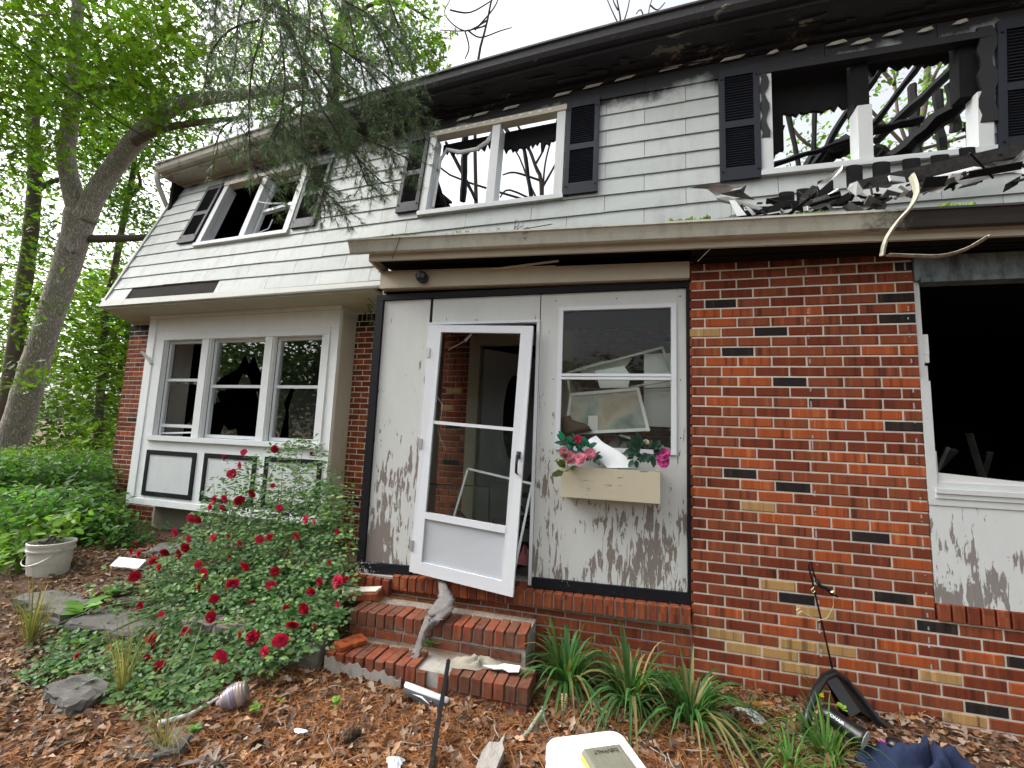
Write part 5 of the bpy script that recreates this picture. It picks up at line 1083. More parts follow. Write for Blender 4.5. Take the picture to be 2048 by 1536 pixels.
# ------------------------------------------------------------------ stones, blocks, small garden things on the left
def rough_block(name, c, dim, rot, mat, label, cat, group=None, j=.012, sub=3):
    q = MB(); nx = sub; P_ = {}; hx, hy, hz = dim[0]/2, dim[1]/2, dim[2]/2; rs = np.random.default_rng(abs(hash(label)) % 9999 if False else int(abs(c[0]*997+c[1]*313)*10) % 99991)
    fs = []; V = []
    def vid(i, k, l):
        key = (i, k, l)
        if key not in P_:
            p = np.array(((i/nx*2-1)*hx, (k/nx*2-1)*hy, (l/nx*2-1)*hz)); e = sum(x in (0, nx) for x in (i, k, l))
            p *= (1-.05*(e-1)) if e > 1 else 1
            P_[key] = len(V); V.append(p*(1+.10*math.sin(p[0]*17+c[0]*5)*math.cos(p[1]*19+c[1]*7))+rs.normal(0, j, 3)*(1.0 if e < 2 else .6))
        return P_[key]
    for i in range(nx):
        for k in range(nx):
            for s in (0, nx):
                fs.append((vid(i,k,s),vid(i+1,k,s),vid(i+1,k+1,s),vid(i,k+1,s))); fs.append((vid(i,s,k),vid(i+1,s,k),vid(i+1,s,k+1),vid(i,s,k+1))); fs.append((vid(s,i,k),vid(s,i+1,k),vid(s,i+1,k+1),vid(s,i,k+1)))
    Mr = Matrix.Rotation(rot[2], 3, 'Z') @ Matrix.Rotation(rot[1], 3, 'Y') @ Matrix.Rotation(rot[0], 3, 'X')
    q.add([np.array(Mr @ Vector(v))+np.array(c) for v in V], fs); return tag(obj(name, q, mat, None, origin=c), label, cat, group)
EB = [(-2.43,-.53,0,'rough grey edging block next to the lower brick step'),(-2.72,-.54,.02,'second grey edging block from the brick steps, under rose leaves'),(-3.01,-.53,-.03,'third grey edging block from the brick steps'),(-3.30,-.53,.05,'fourth grey edging block from the steps, beneath the red roses')]
for x, y, r_, lb in EB: rough_block('edging_block', (x, y, .0), (.275,.17,.20), (0,0,r_), MAT['block'], lb, 'block', 'edging blocks of the rose bed', .004, 6)
SB = [((-3.98,-.62,-.03),(.62,.30,.12),.08,'flat grey paving slab beyond the rose bed edging','stone slab'),((-4.75,-.45,-.02),(.70,.42,.14),-.15,'long flat stone slab at the left edge below the bucket','stone slab'),((-4.75,.05,.0),(.62,.34,.07),.3,'dark slate slab tilted beside the white bucket','stone slab'),((-5.0,.62,.05),(.52,.3,.26),.2,'rounded dark rock behind the slate slab','rock'),((-3.98,.15,.02),(.20,.16,.14),.5,'round grey rock at the edge of the rose bush','rock'),((-3.55,-.05,.02),(.22,.18,.14),1.1,'brownish rock half under the rose leaves','rock'),((-4.4,-.18,.0),(.3,.2,.1),.7,'small pale stone between slab and rose bush','rock'),((-2.62,-1.38,-.10),(.36,.24,.06),.35,'flat grey stone at the lower left corner, under the white pipe','stone slab'),((-3.35,-1.25,-.07),(.30,.2,.12),-.2,'dark grey rock at the left edge among the low leaves','rock'),((-4.25,-.35,.02),(.24,.2,.1),.2,'small dark stone in front of the slate slab','rock'),((-2.55,.05,.08),(.2,.18,.2),.3,'pale boulder under the right side of the rose bush','rock'),((-4.15,.75,.1),(.26,.2,.2),.9,'grey rock against the foundation left of the roses','rock')]
for c, d_, r_, lb, ct_ in SB: rough_block('stone_slab' if ct_ == 'stone slab' else 'garden_rock', c, d_, (random.uniform(-.1,.1),random.uniform(-.1,.1),r_), MAT['stone'], lb, ct_, None, .006 if ct_ == 'rock' else .0045, 7)
q = MB(); c = onZ(257,1127,.14); Mr = Matrix.Rotation(R(4), 3, 'Z') @ Matrix.Rotation(R(38), 3, 'X'); q.box((-.155,-.05,-.01),(.155,.05,.01)); q.v = [tuple(np.array(Mr @ Vector(v))+c) for v in q.v]; tag(obj('white_plank', q, MAT['white_clean'], None, origin=c), 'short white plank lying in front of the foundation', 'plank')
# bucket
bc = onZ(92,1168,-.02); bk = empty('bucket', bc, 'dirty white plastic bucket full of plants at the left edge', 'bucket')
q = MB(); q.lathe([(.13,.0),(.135,.01),(.150,.30),(.165,.301),(.167,.315),(.158,.318),(.158,.345),(.166,.347),(.168,.372),(.160,.376),(.152,.36),(.150,.20)], 30, bc); part('shell', q, MAT['bucket'], bk, smooth=False)
q = MB(); q.lathe([(.149,.30),(0,.31)], 30, bc); part('soil', q, MAT['soil'], bk)
q = MB(); q.tube([bc+np.array((.168*math.cos(a), -.168*abs(math.sin(a))-.01, .33-.13*math.sin(a))) for a in np.linspace(0, math.pi, 14)], .0035, 5); part('handle', q, MAT['alu'], bk)
# white pipe
stick('plastic_pipe', [onZ(497,1359,-.05), onZ(430,1400,-.055), onZ(380,1428,-.06), onZ(340,1441,-.06), onZ(316,1447,-.055)], [.008,.008,.0085,.012,.014], MAT['pvc'], 'white plastic pipe lying on the leaves below the roses', 'pipe')
# striped glass ornament
c = onZ(466,1405,-.04); q = MB(); Mg = Matrix.Rotation(R(38), 3, 'Z') @ Matrix.Rotation(R(72), 3, 'Y'); gp = [(.0,-.085),(.016,-.08),(.020,-.07),(.026,-.062)]
for k in range(9): z = -.055+k*.014; r_ = .030+.032*math.sin(math.pi*(k+1)/11); gp += [(r_,z),(r_+.004,z+.005),(r_,z+.010)]
gp += [(.02,.075),(0,.078)]; q.lathe(gp, 20, c+np.array((0,0,.03)), M=Mg)
def rings_mat():
    mt, n, l, b = new_mat('striped_glass'); w_ = n.new('ShaderNodeTexNoise'); tc = n.new('ShaderNodeNewGeometry'); mp = n.new('ShaderNodeVectorMath'); mp.operation = 'DOT_PRODUCT'; ax = Mg @ Vector((0,0,1)); mp.inputs[1].default_value = tuple(ax); l.new(tc.outputs['Position'], mp.inputs[0])
    cv = n.new('ShaderNodeCombineXYZ'); l.new(math_(n, l, 'FLOOR', math_(n, l, 'MULTIPLY', mp.outputs['Value'], 71.4)), cv.inputs[0]); wn = n.new('ShaderNodeTexWhiteNoise'); l.new(cv.outputs[0], wn.inputs['Vector'])
    hs_ = n.new('ShaderNodeHueSaturation'); hs_.inputs['Saturation'].default_value = .5; hs_.inputs['Value'].default_value = .5; l.new(wn.outputs['Color'], hs_.inputs['Color']); l.new(mixrgb(n, l, .45, hs_.outputs[0], (.26,.23,.2)), b.inputs['Base Color']); b.inputs['Roughness'].default_value = .15; return mt
tag(obj('glass_ornament', q, rings_mat(), None, True, origin=c), 'pear-shaped glass ornament with coloured rings lying on pine straw', 'ornament')
# pine cones
def cone(c, rot, s, label):
    Ps, As, Ns, Ss, Cs = [], [], [], [], []; Mr = Matrix.Rotation(rot, 3, 'Z') @ Matrix.Rotation(R(82), 3, 'Y')
    for k in range(70):
        t = k/70; a = k*2.399; r_ = .018*math.sin(math.pi*(.12+.8*t)); p = np.array(Mr @ Vector((r_*math.cos(a)*.5, r_*math.sin(a)*.5, (t-.5)*.095)))*s; d_ = np.array(Mr @ Vector((math.cos(a), math.sin(a), .5))); Ps.append(p+c); As.append(d_); Ns.append(np.array(Mr @ Vector((0,0,1)))); Ss.append(.024*s*math.sin(math.pi*(.15+.75*t))); Cs.append(np.array((.05,.032,.022))*random.uniform(.6,1.6))
    o = scatter('pine_cone', Ps, As, Ns, Ss, [(0,-.25,0),(0,.25,0),(.9,.35,.05),(1,0,.1),(.9,-.35,.05)], [(0,1,2,3,4)], Cs, MAT['litter']); tag(o, label, 'pine cone', 'fallen pine cones')
cone(onZ(703,1472,-.05), 1.1, 1.1, 'dark pine cone on the straw left of the leaning rod'); cone(onZ(515,1488,-.06), .3, .7, 'small dark cone scale piece on the straw near the bottom edge')
# pale dried plant bundle and paper scraps at the bottom
Ps, As, Ns, Ss, Cs = [], [], [], [], []; c = onZ(425,1525,-.07)
for k in range(34): Ps.append(c+RNG.normal(0,.02,3)*(1,1,.3)); d_ = rdir(1)[0]; As.append(d_*(1,1,.35)); Ns.append((0,0,1)+rdir(1)[0]*.5); Ss.append(random.uniform(.06,.12)); Cs.append(np.array((.28,.23,.2))*random.uniform(.6,1.2))
tag(scatter('dried_leaf_bundle', Ps, As, Ns, Ss, [(0,-.05,0),(0,.05,0),(.6,.1,.1),(1,0,0),(.6,-.1,.1)], [(0,1,2,3,4)], Cs, MAT['litter']), 'pale dried leaf bundle at the bottom edge of the straw', 'dead leaves')
for (u, v, s, lb) in [(790,1525,.05,'torn white scrap of plastic at the bottom left of the rod'),(600,1462,.03,'small pale scrap of plastic on the straw in front of the steps'),(1495,1432,.09,'crumpled white paint chips near the copper pole'),(1385,1345,.06,'crumpled clear plastic behind the strap leaves')]:
    c = onZ(u, v, -.055); tag(obj('litter_scrap', crumple(c[0],c[1],c[2],s,s*.7,s*.35,18,6,int(u)), MAT['white_clean'], None, origin=c), lb, 'scrap')

# ------------------------------------------------------------------ plants
def blades(name, c, n, L, w_, spread, cols, label=None, cat=None, up=1.15, parent=None, droop=1.35, seg=7):
    V, F, Cc = [], [], []
    for i in range(n):
        a = random.uniform(0, 2*math.pi); l_ = L*random.uniform(.55,1.15); ww = w_*random.uniform(.7,1.2); d_ = np.array((math.cos(a), math.sin(a), 0)); s_ = np.array((-d_[1], d_[0], 0)); sp = spread*random.uniform(.25,1.1); b0_ = np.array(c)+d_*random.uniform(0,.05); col = np.array(random.choice(cols))*random.uniform(.7,1.3); o = len(V)
        for k in range(seg+1):
            t = k/seg; out_ = l_*sp*t**1.3; z = l_*(up*t-droop*sp*t**2.4); wk = ww*(1-t**2.5)*(.75+.25*math.sin(3*t)); p = b0_+d_*out_+np.array((0,0,max(z,-.02)))
            V += [p-s_*wk/2, p+np.array((0,0,-.15*wk)), p+s_*wk/2]; Cc += [col]*3
        for k in range(seg):
            b_ = o+3*k; F += [(b_,b_+1,b_+4,b_+3),(b_+1,b_+2,b_+5,b_+4)]
    me = bpy.data.meshes.new(name); off = np.array(c) if parent is None else base_of(parent); me.from_pydata([tuple(v-off) for v in V], [], F); at_ = me.color_attributes.new('tint','FLOAT_COLOR','POINT'); cc = np.concatenate([np.array(Cc), np.ones((len(Cc),1))], 1); at_.data.foreach_set('color', cc.astype(np.float32).ravel()); me.materials.append(MAT['leaf']); me.polygons.foreach_set('use_smooth', [True]*len(F)); me.update()
    o = bpy.data.objects.new(name, me); COL.objects.link(o)
    if parent is not None: o.parent = parent
    else: o.location = c; tag(o, label, cat)
    return o
SG = [(.06,.16,.045),(.07,.18,.05),(.05,.13,.04),(.09,.2,.055),(.065,.165,.05),(.26,.22,.09)]
blades('strap_leaf_clump', (-.76,-.30,-.07), 105, .50, .024, .95, SG, 'strap-leaved green clump right beside the brick steps', 'plant')
blades('strap_leaf_clump', (-.38,-.36,-.07), 120, .50, .022, 1.0, SG, 'middle strap-leaved green clump along the brick base wall', 'plant')
blades('strap_leaf_clump', (-.06,-.40,-.08), 115, .50, .020, 1.05, SG, 'strap-leaved green clump drooping behind the white stool', 'plant')
blades('strap_leaf_clump', (.24,-.22,-.07), 26, .22, .008, .9, SG, 'small thin-bladed grass tuft in leaf litter by the wall', 'grass')
blades('grass_clump', (.56,-.50,-.08), 75, .40, .010, 1.0, [(.10,.24,.05),(.13,.28,.06),(.08,.19,.04)], 'bright green grass clump drooping in front of the garden cart', 'grass')
blades('grass_clump', (.36,-.62,-.08), 40, .30, .010, 1.0, [(.10,.24,.05),(.13,.28,.06)], 'low bright grass clump right of the white stool', 'grass')
blades('dry_grass_tuft', tuple(onZ(330,1500,-.08)), 60, .26, .005, .9, [(.10,.12,.05),(.26,.20,.09),(.3,.23,.11)], 'dry grass tuft over the stone at the lower left', 'grass')
blades('dry_grass_tuft', tuple(onZ(245,1380,-.05)), 46, .42, .005, .7, [(.16,.16,.06),(.26,.22,.09)], 'tall thin seed grass among the low rose shoots', 'grass', droop=.5)
blades('dry_grass_tuft', tuple(onZ(60,1280,-.05)), 70, .45, .006, .7, [(.12,.14,.05),(.24,.2,.08)], 'tall thin dry grass at the left edge below the bucket', 'grass', droop=.5)
blades('grass_clump', tuple(onZ(1645,1408,.0)), 14, .26, .008, .8, [(.10,.2,.05)], 'few green blades poking through the cart rim', 'grass')
def leafcloud(center, r, n, size, col, updown=.4, tm=LEAF, dv=.3):
    d = rdir(n)*np.cbrt(RNG.uniform(0,1,(n,1))); P = np.asarray(center)+d*np.asarray(r); A = rdir(n)*(1,1,.5)+(0,0,-.2); N = rdir(n)*.7+(0,-.2,1)
    return P, A, N, size*RNG.uniform(.6,1.2,n), vary(col, n, dv)
def cat_(L): return [np.concatenate([np.asarray(x[i]) for x in L]) for i in range(5)]
# hosta-like broad leaves
Ps = []; hc = np.array((-2.50,-.42,.03)); As, Ns, Ss, Cs = [], [], [], []
for k in range(30):
    a = random.uniform(0, 6.28); e = random.uniform(.15,.9); d_ = np.array((math.cos(a), math.sin(a), e)); Ps.append(hc+np.array((math.cos(a),math.sin(a)*.6,0))*random.uniform(.02,.16)+(0,0,random.uniform(.02,.16))); As.append(d_); Ns.append(np.array((-d_[0]*.5,-d_[1]*.5-.4,1))); Ss.append(random.uniform(.10,.17)); Cs.append(np.array((.08,.21,.055))*random.uniform(.7,1.3))
tag(scatter('broadleaf_plant', Ps, As, Ns, Ss, *LEAF, Cs, MAT['leaf']), 'broad-leaved green plant between rose bush and brick steps', 'plant')
# seedlings and weeds
def seedling(c, n, s, col, label, name='seedling', cat='plant'):
    Ps, As, Ns, Ss = [], [], [], []
    for k in range(n):
        a = random.uniform(0, 6.28); Ps.append(np.array(c)+(0,0,s*.4*random.random())); As.append((math.cos(a), math.sin(a), random.uniform(.1,.6))); Ns.append((0,-.3,1)); Ss.append(s*random.uniform(.7,1.2))
    return tag(scatter(name, Ps, As, Ns, Ss, *LEAF, vary(col, n, .25), MAT['leaf']), label, cat)
YG = (.16,.33,.05)
seedling(onZ(512,1418,-.04), 6, .045, YG, 'pale green oak seedling right of the glass ornament')
seedling(onZ(668,1412,-.04), 6, .045, YG, 'bright clover-like seedling in front of the steps'); seedling(onZ(563,1403,-.05), 4, .025, YG, 'tiny green seedling on the straw left of the clover')
seedling(onZ(860,1292,.09), 7, .07, (.08,.2,.05), 'green weed growing on the lower step beside the cloth'); seedling(onZ(918,1292,.09), 6, .055, (.2,.32,.05), 'yellow-green weed growing on the lower brick step')
seedling(onZ(390,1462,-.07), 26, .035, (.13,.3,.05), 'small bright green weed over the flat stone'); seedling(onZ(160,1290,-.02), 14, .05, (.13,.3,.05), 'small bright green weed in the leaf litter at left')
seedling(onZ(165,1225,.03), 9, .14, (.15,.32,.05), 'young bright green oak sprout beside the stone slab'); seedling(onZ(240,1190,.08), 12, .10, (.12,.27,.05), 'leafy bright sprout left of the rose bed')
seedling(onY(1638,1395,-.3), 6, .03, (.55,.5,.02), 'yellow flower on the rim of the garden cart', 'yellow_flower', 'flower'); seedling(onY(1685,1420,-.35), 8, .035, (.3,.5,.05), 'pale green leaves in the garden cart'); seedling(onY(1768,1488,-.42), 6, .025, (.45,.1,.4), 'pink-purple blossom beside the hair dryer', 'purple_flower', 'flower')
# weeds in the porch gutter
for (u0, u1, v, n, lb) in [(775,840,470,30,'green weeds sprouting from the left end of the porch gutter'),(890,960,466,16,'sparse weeds in the porch gutter below the middle window'),(1340,1420,442,60,'grassy weeds in the porch gutter right of the twig tangle'),(1590,1660,421,16,'leafy weeds in the porch gutter below the torn flashing'),(1868,1960,400,14,'leafy weeds in the sooty right end of the porch gutter')]:
    Ps, As, Ns, Ss = [], [], [], []
    for k in range(n*3):
        p = onY(random.uniform(u0,u1), v, -.27); p[2] = pz(p[0])-.01+random.uniform(0,.035); Ps.append(p); As.append((random.uniform(-1,1), random.uniform(-.6,.6), random.uniform(.3,1.5))); Ns.append(rdir(1)[0]); Ss.append(random.uniform(.015,.042))
    tag(scatter('gutter_weeds', Ps, As, Ns, Ss, *LEAF, vary((.2,.32,.06), len(Ps), .35), MAT['leaf']), lb, 'weeds')
q = MB()
for k in range(14):
    u = random.uniform(985,1050); p = onY(u, 466, -.27); p[2] = pz(p[0]); pts = [p]; d_ = np.array((random.uniform(-.6,1),random.uniform(-.4,.1),random.uniform(-.2,.6)))
    for i in range(5): pts.append(pts[-1]+d_*.035+RNG.normal(0,.012,3)); d_[2] -= .12
    q.tube(pts, .0022, 4)
q.tube([onY(1030,462,-.27), onY(1060,456,-.27), onY(1105,448,-.26)], .0035, 5); q.tube([onY(800,474,-.33), onY(795,490,-.34), onY(784,518,-.34)], .003, 5); q.tube([onY(1060,462,-.30), onY(1180,455,-.31), onY(1260,448,-.30)], .0025, 5)
tag(obj('twig_tangle', q, MAT['twig'], None, origin=onY(1015,462,-.27)), 'tangle of dead vine twigs caught in the porch gutter', 'twigs')
# vine sprig under the soffit beside the porch
q = MB(); vp = [fH(onB(695,572,.75)), fH(onB(728,588,.78)), fH(onB(745,605,.85)), fH(onB(740,625,.95)), fH(onB(748,640,1.0))]; vs_ = empty('vine_sprig', vp[0], 'thin green vine hanging under the soffit beside the porch corner', 'vine'); q.tube(vp, .004, 5); part('stem', q, MAT['stem'], vs_)
L_ = [leafcloud(p, (.08,.06,.06), 12, .055, (.07,.19,.05)) for p in vp]; scatter('foliage', *cat_(L_)[:4], *LEAF, cat_(L_)[4], MAT['leaf'], vs_)
# --- rose bush
def bushY(u, v): return np.interp(v, [880,1020,1150,1250,1350,1450], [.55,.20,-.25,-.60,-.90,-1.28])
rows_v = [880,920,950,990,1040,1080,1120,1160,1200,1250,1300,1350,1400,1445]; rl = [585,470,425,415,385,345,300,285,300,270,190,110,50,30]; rr_ = [630,660,695,702,706,708,708,706,702,690,645,500,420,350]
rose = empty('rose_bush', (-2.95,.05,-.02), 'sprawling rose bush with dark red blooms in front of the bay window', 'rose bush')
tips = []
while len(tips) < 3700:
    v = random.uniform(880, 1450); a, b = np.interp(v, rows_v, rl), np.interp(v, rows_v, rr_); u = random.uniform(a, b)
    dens = np.interp(v, [880,950,1000,1060,1220,1300,1450], [.14,.32,.6,1,1,.8,.55])
    e = min(u-a, b-u)/max(20, (b-a)*.2); dens *= min(1, .35+e)
    if random.random() > dens: continue
    Y = bushY(u, v)+abs(random.gauss(0,.26))-.05; p = onY(u, v, Y)
    if p[2] < gz(p[0],p[1])+.02: p[2] = gz(p[0],p[1])+random.uniform(.02,.08)
    tips.append(p)
tips = np.array(tips); L_ = []
for p in tips:
    n = 5; d = rdir(1)[0]*(1,1,.4); d /= np.linalg.norm(d); sd_ = np.cross(d, (0,0,1)); sd_ /= np.linalg.norm(sd_)+1e-9
    offs = np.array([d*.05, d*.025+sd_*.022, d*.025-sd_*.022, sd_*.022, -sd_*.022]); ax_ = np.array([d, d*.5+sd_, d*.5-sd_, sd_, -sd_]); nn_ = np.tile(np.array((random.uniform(-.6,.6), random.uniform(-1.3,-.1), 1)), (n,1))
    L_.append((p+offs, ax_, nn_, np.full(n, random.uniform(.034,.052)), vary((.10,.20,.075) if random.random() < .7 else (.17,.28,.09), n, .32)*(.62 if random.random() < .3 else 1)))
X_ = cat_(L_); scatter('foliage', *X_[:4], *LEAF, X_[4], MAT['leaf'], rose)
bases = [np.array((-2.9,.15,.0)), np.array((-3.3,.1,.0)), np.array((-2.6,.25,.0)), np.array((-3.6,-.2,.0))]
for k in range(110):
    p = tips[random.randrange(len(tips))]; b = min(bases, key=lambda z: np.linalg.norm(z-p)+random.uniform(0,.5)); q = MB(); mid = (b+p)/2+np.array((0,0,.18+.1*random.random())); pts = [b*(1-t)**2+2*mid*t*(1-t)+p*t*t for t in np.linspace(0,1,9)]; q.tube(pts, list(np.linspace(.006,.0022,9)), 5); part('cane', q, MAT['stem'], rose)
RP = [(1320,190),(1430,160),(1410,235),(1360,285),(1610,140),(1480,395),(1395,440),(1320,430),(1265,440),(1640,485),(1795,555),(1740,645),(1520,665),(1575,655),(1415,685),(1250,660),(1030,625),(1110,665),(1090,715),(1055,750),(970,740),(1125,545),(1160,555),(1240,480),(1310,480),(1350,770),(1440,820),(1610,855),(1590,935),(1360,920),(1200,860),(1175,945),(1255,1015),(1160,815),(1825,970),(1985,915),(1875,915),(1785,1070),(1715,1155),(1485,1240),(1645,1255),(1560,1325),(1300,1355),(950,1110),(900,1250),(905,1290),(870,1370),(930,1420),(730,1360),(555,1450),(305,1490),(455,1510),(710,1500),(805,685),(775,735),(825,750),(900,795),(945,830),(790,885),(1095,1210),(1240,1120)]
rose_meshes = []
for k in range(5):
    rr2 = .044; Ps, As, Ns, Ss, Cs = flower_head((0,0,0), rr2, 8, (0,-1,.25), col=random.choice([(.42,.008,.035),(.33,.006,.028),(.50,.02,.07)]), lay=4); o = scatter('bloom', Ps, As, Ns, Ss, *PETAL, Cs, MAT['petal'], rose); rose_meshes.append(o.data); bpy.data.objects.remove(o)
# the template was shifted by the bush origin; undo
for me in rose_meshes:
    co = np.empty(len(me.vertices)*3, np.float32); me.vertices.foreach_get('co', co); co = co.reshape(-1,3)+np.array(rose.location, np.float32); me.vertices.foreach_set('co', co.ravel()); me.update()
for (x, y) in RP:
    u, v = x*.3418, 850+y*.3418; p = onY(u, v, bushY(u, v)-.06); o = bpy.data.objects.new('bloom', random.choice(rose_meshes)); COL.objects.link(o); o.parent = rose; o.location = p-np.array(rose.location); o.rotation_euler = (random.uniform(-.6,.5), random.uniform(0,6), random.uniform(-.7,.7)); o.scale = [random.uniform(.75,1.25)]*3
for k in range(46):
    p = tips[random.randrange(len(tips))]+np.array((0,-.05,.02)); o = bpy.data.objects.new('bloom', random.choice(rose_meshes)); COL.objects.link(o); o.parent = rose; o.location = p-np.array(rose.location); o.rotation_euler = (random.uniform(-.9,.7), random.uniform(0,6), random.uniform(-.9,.9)); o.scale = [random.uniform(.4,.75)]*3
# --- shrubs and understorey at the left
def pixcloud(regs, size, col, tm, spread, per, dv=.35):
    L_ = []
    for (u0, u1, v0, v1, d0, d1, n) in regs:
        for k in range(n):
            c = at(random.uniform(u0,u1), random.uniform(v0,v1), random.uniform(d0,d1)); L_.append(leafcloud(c, spread, per, size, np.array(col)*random.uniform(.6,1.35), dv=dv))
    return cat_(L_)
def shrub(name, regs, size, col, spread, per, label, base, tm=LEAF_LITE, cat='shrub', stems=6, srad=.012):
    b = np.array(base, float); e = empty(name, b, label, cat); X_ = pixcloud(regs, size, col, tm, spread, per); scatter('foliage', *X_[:4], *tm, X_[4], MAT['leaf'], e)
    for k in range(stems):
        p = X_[0][RNG.integers(len(X_[0]))]; q = MB(); mid = (b+p)/2+RNG.normal(0,.06,3); q.tube([b+RNG.normal(0,.05,3)*(1,1,0), mid, p], [srad, srad*.7, srad*.3], 5); part('stem', q, MAT['twig'], e)
    return e
shrub('leafy_shrub', [(-80,225,925,985,6.0,6.8,220),(-80,235,985,1100,5.0,5.9,360)], .10, (.085,.19,.04), (.22,.22,.16), 15, 'dark green leafy shrub filling the corner left of the brick wall', (-7.6,1.2,-.1))
shrub('feathery_shrub', [(-80,235,900,960,6.9,8.0,330)], .06, (.14,.25,.045), (.25,.25,.12), 26, 'low feathery green shrub behind, in front of the oak trunk', (-9.2,2.5,-.1))
shrub('leafy_shrub', [(-60,75,985,1165,4.3,4.8,130),(110,240,1020,1105,4.8,5.5,140)], .085, (.12,.26,.055), (.15,.15,.12), 11, 'mid green leafy shrub behind and beside the white bucket', (-6.3,.2,-.08), tm=LEAF)
shrub('bucket_plant', [(0,120,1060,1108,4.1,4.4,26),(55,150,1025,1066,4.1,4.4,13),(-10,40,1095,1150,3.9,4.2,12)], .105, (.17,.31,.05), (.08,.08,.04), 7, 'bright yellow-green leafy plant growing out of the white bucket', bc+np.array((0,0,.33)), tm=LEAF, cat='plant')
shrub('leafy_shrub', [(230,330,1035,1075,5.2,5.6,10),(190,300,1055,1100,4.8,5.3,14)], .07, (.07,.18,.045), (.10,.10,.07), 8, 'low green sprig in front of the brick corner below the bay', (-5.7,.6,-.05), tm=LEAF, stems=4)
# --- trees
def limb(pxs, d, w_, mat, parent, name='limb', n=9):
    """pxs: pixel path; d: depth (or list); w_: widths in pixels"""
    k = len(pxs); d = list(d) if hasattr(d, '__len__') else [d]*k; pts = [at(u, v, dd) for (u, v), dd in zip(pxs, d)]; rad = [ww*dd/F_PX/2*math.cos(math.atan(abs(u-1024)/F_PX)) for ww, dd, (u, v) in zip(w_, d, pxs)]
    t = np.linspace(0, k-1, (k-1)*4+1); sm, sr_ = [], []
    for tt in t:
        a = min(int(tt), k-2); f = tt-a; p0, p1, p2, p3 = pts[max(a-1,0)], pts[a], pts[a+1], pts[min(a+2,k-1)]
        sm.append(.5*((2*p1)+(-p0+p2)*f+(2*p0-5*p1+4*p2-p3)*f**2+(-p0+3*p1-3*p2+p3)*f**3)); sr_.append((rad[a]*(1-f)+rad[a+1]*f)*random.uniform(.96,1.05))
    q = MB(); q.tube(sm, sr_, 14 if w_[0] > 20 else 7); return part(name, q, mat, parent, smooth=True), sm
OD = 8.6
ob = at(-10,1010,OD); oak = empty('oak_tree', (ob[0], ob[1], -.3), 'large forked oak tree with pale ridged bark left of the house', 'tree')
limb([(-25,1060),(5,940),(35,850),(60,765),(95,650),(128,550),(150,475),(163,425)], OD, [84,76,70,66,62,60,62,72], MAT['bark'], oak, 'trunk')
limb([(160,440),(146,385),(133,320),(138,255),(147,190),(150,100),(160,-40)], OD, [52,46,42,38,34,30,24], MAT['bark'], oak)
limb([(168,440),(186,398),(220,345),(262,290),(308,243),(350,212),(420,196),(500,188),(600,170)], [OD,OD,OD,OD-.1,OD-.2,OD-.3,OD-.4,OD-.5,OD-.5], [54,48,45,43,41,36,28,22,14], MAT['bark'], oak)
limb([(268,285),(312,262),(352,252),(410,243),(475,236)], OD-.2, [22,20,16,13,8], MAT['bark_dark'], oak); limb([(175,478),(225,477),(275,476),(330,470)], OD+.1, [22,20,17,12], MAT['bark_dark'], oak)
limb([(150,170),(205,178),(245,165),(300,160)], OD-.3, [20,17,14,8], MAT['bark_dark'], oak); limb([(150,505),(130,480),(118,470)], OD-.3, [18,16,11], MAT['bark'], oak); limb([(55,210),(95,205),(120,212),(150,190)], OD-1.5, [3,4,5,5], MAT['bark'], oak); limb([(5,25),(60,30),(118,28)], OD-2, [5,5,4], MAT['bark'], oak)
X_ = pixcloud([(-250,430,-200,120,6.2,9.5,330),(-250,330,60,230,6.6,10,190),(150,420,90,260,7.2,9.6,60),(-200,130,180,330,6.6,9,70),(-150,60,480,700,6.6,7.6,26),(30,100,730,780,7.4,7.8,6),(-120,60,300,480,9,11,40)], .155, (.115,.21,.020), LOBED, (.42,.42,.26), 26)
scatter('crown', *X_[:4], *LOBED, X_[4], MAT['leaf'], oak)
t2 = empty('forest_tree', (at(10,960,12)[0], at(10,960,12)[1], -.3), 'slimmer dark-barked tree standing behind the oak at the left edge', 'tree')
limb([(-10,960),(20,760),(45,590),(62,460),(70,340),(66,240),(75,60)], 12, [40,38,36,34,31,28,20], MAT['bark_dark'], t2, 'trunk'); limb([(70,385),(100,365),(135,355)], 12, [16,13,9], MAT['bark_dark'], t2)
X_ = pixcloud([(-200,300,-80,320,11,13.5,150),(20,300,300,520,11,13,60)], .19, (.065,.145,.018), LOBED, (.6,.6,.35), 24); scatter('crown', *X_[:4], *LOBED, X_[4], MAT['leaf'], t2)
t3 = empty('forest_tree', (at(205,900,13)[0], at(205,900,13)[1], -.3), 'thin leaning reddish-barked tree between the oak and the house', 'tree')
limb([(195,900),(210,640),(225,560),(240,480),(255,400),(268,330),(262,250)], 13, [20,18,17,15,14,12,9], MAT['bark_dark'], t3, 'trunk'); limb([(255,400),(280,370),(275,335),(290,310)], 13, [10,8,7,5], MAT['bark_dark'], t3)
X_ = pixcloud([(170,330,240,460,11.5,14,70),(180,420,180,330,10.5,13,70)], .19, (.11,.21,.02), LOBED, (.5,.5,.35), 24); scatter('crown', *X_[:4], *LOBED, X_[4], MAT['leaf'], t3)
t4 = empty('forest_tree', (at(440,500,13)[0], at(440,500,13)[1], -.3), 'leafy tree whose top shows over the eave behind the pine boughs', 'tree')
limb([(640,700),(660,300),(680,60),(720,-40)], 12, [30,26,20,12], MAT['bark_dark'], t4, 'trunk'); limb([(680,60),(740,10),(800,5),(860,40)], 12, [10,8,6,4], MAT['bark_dark'], t4)
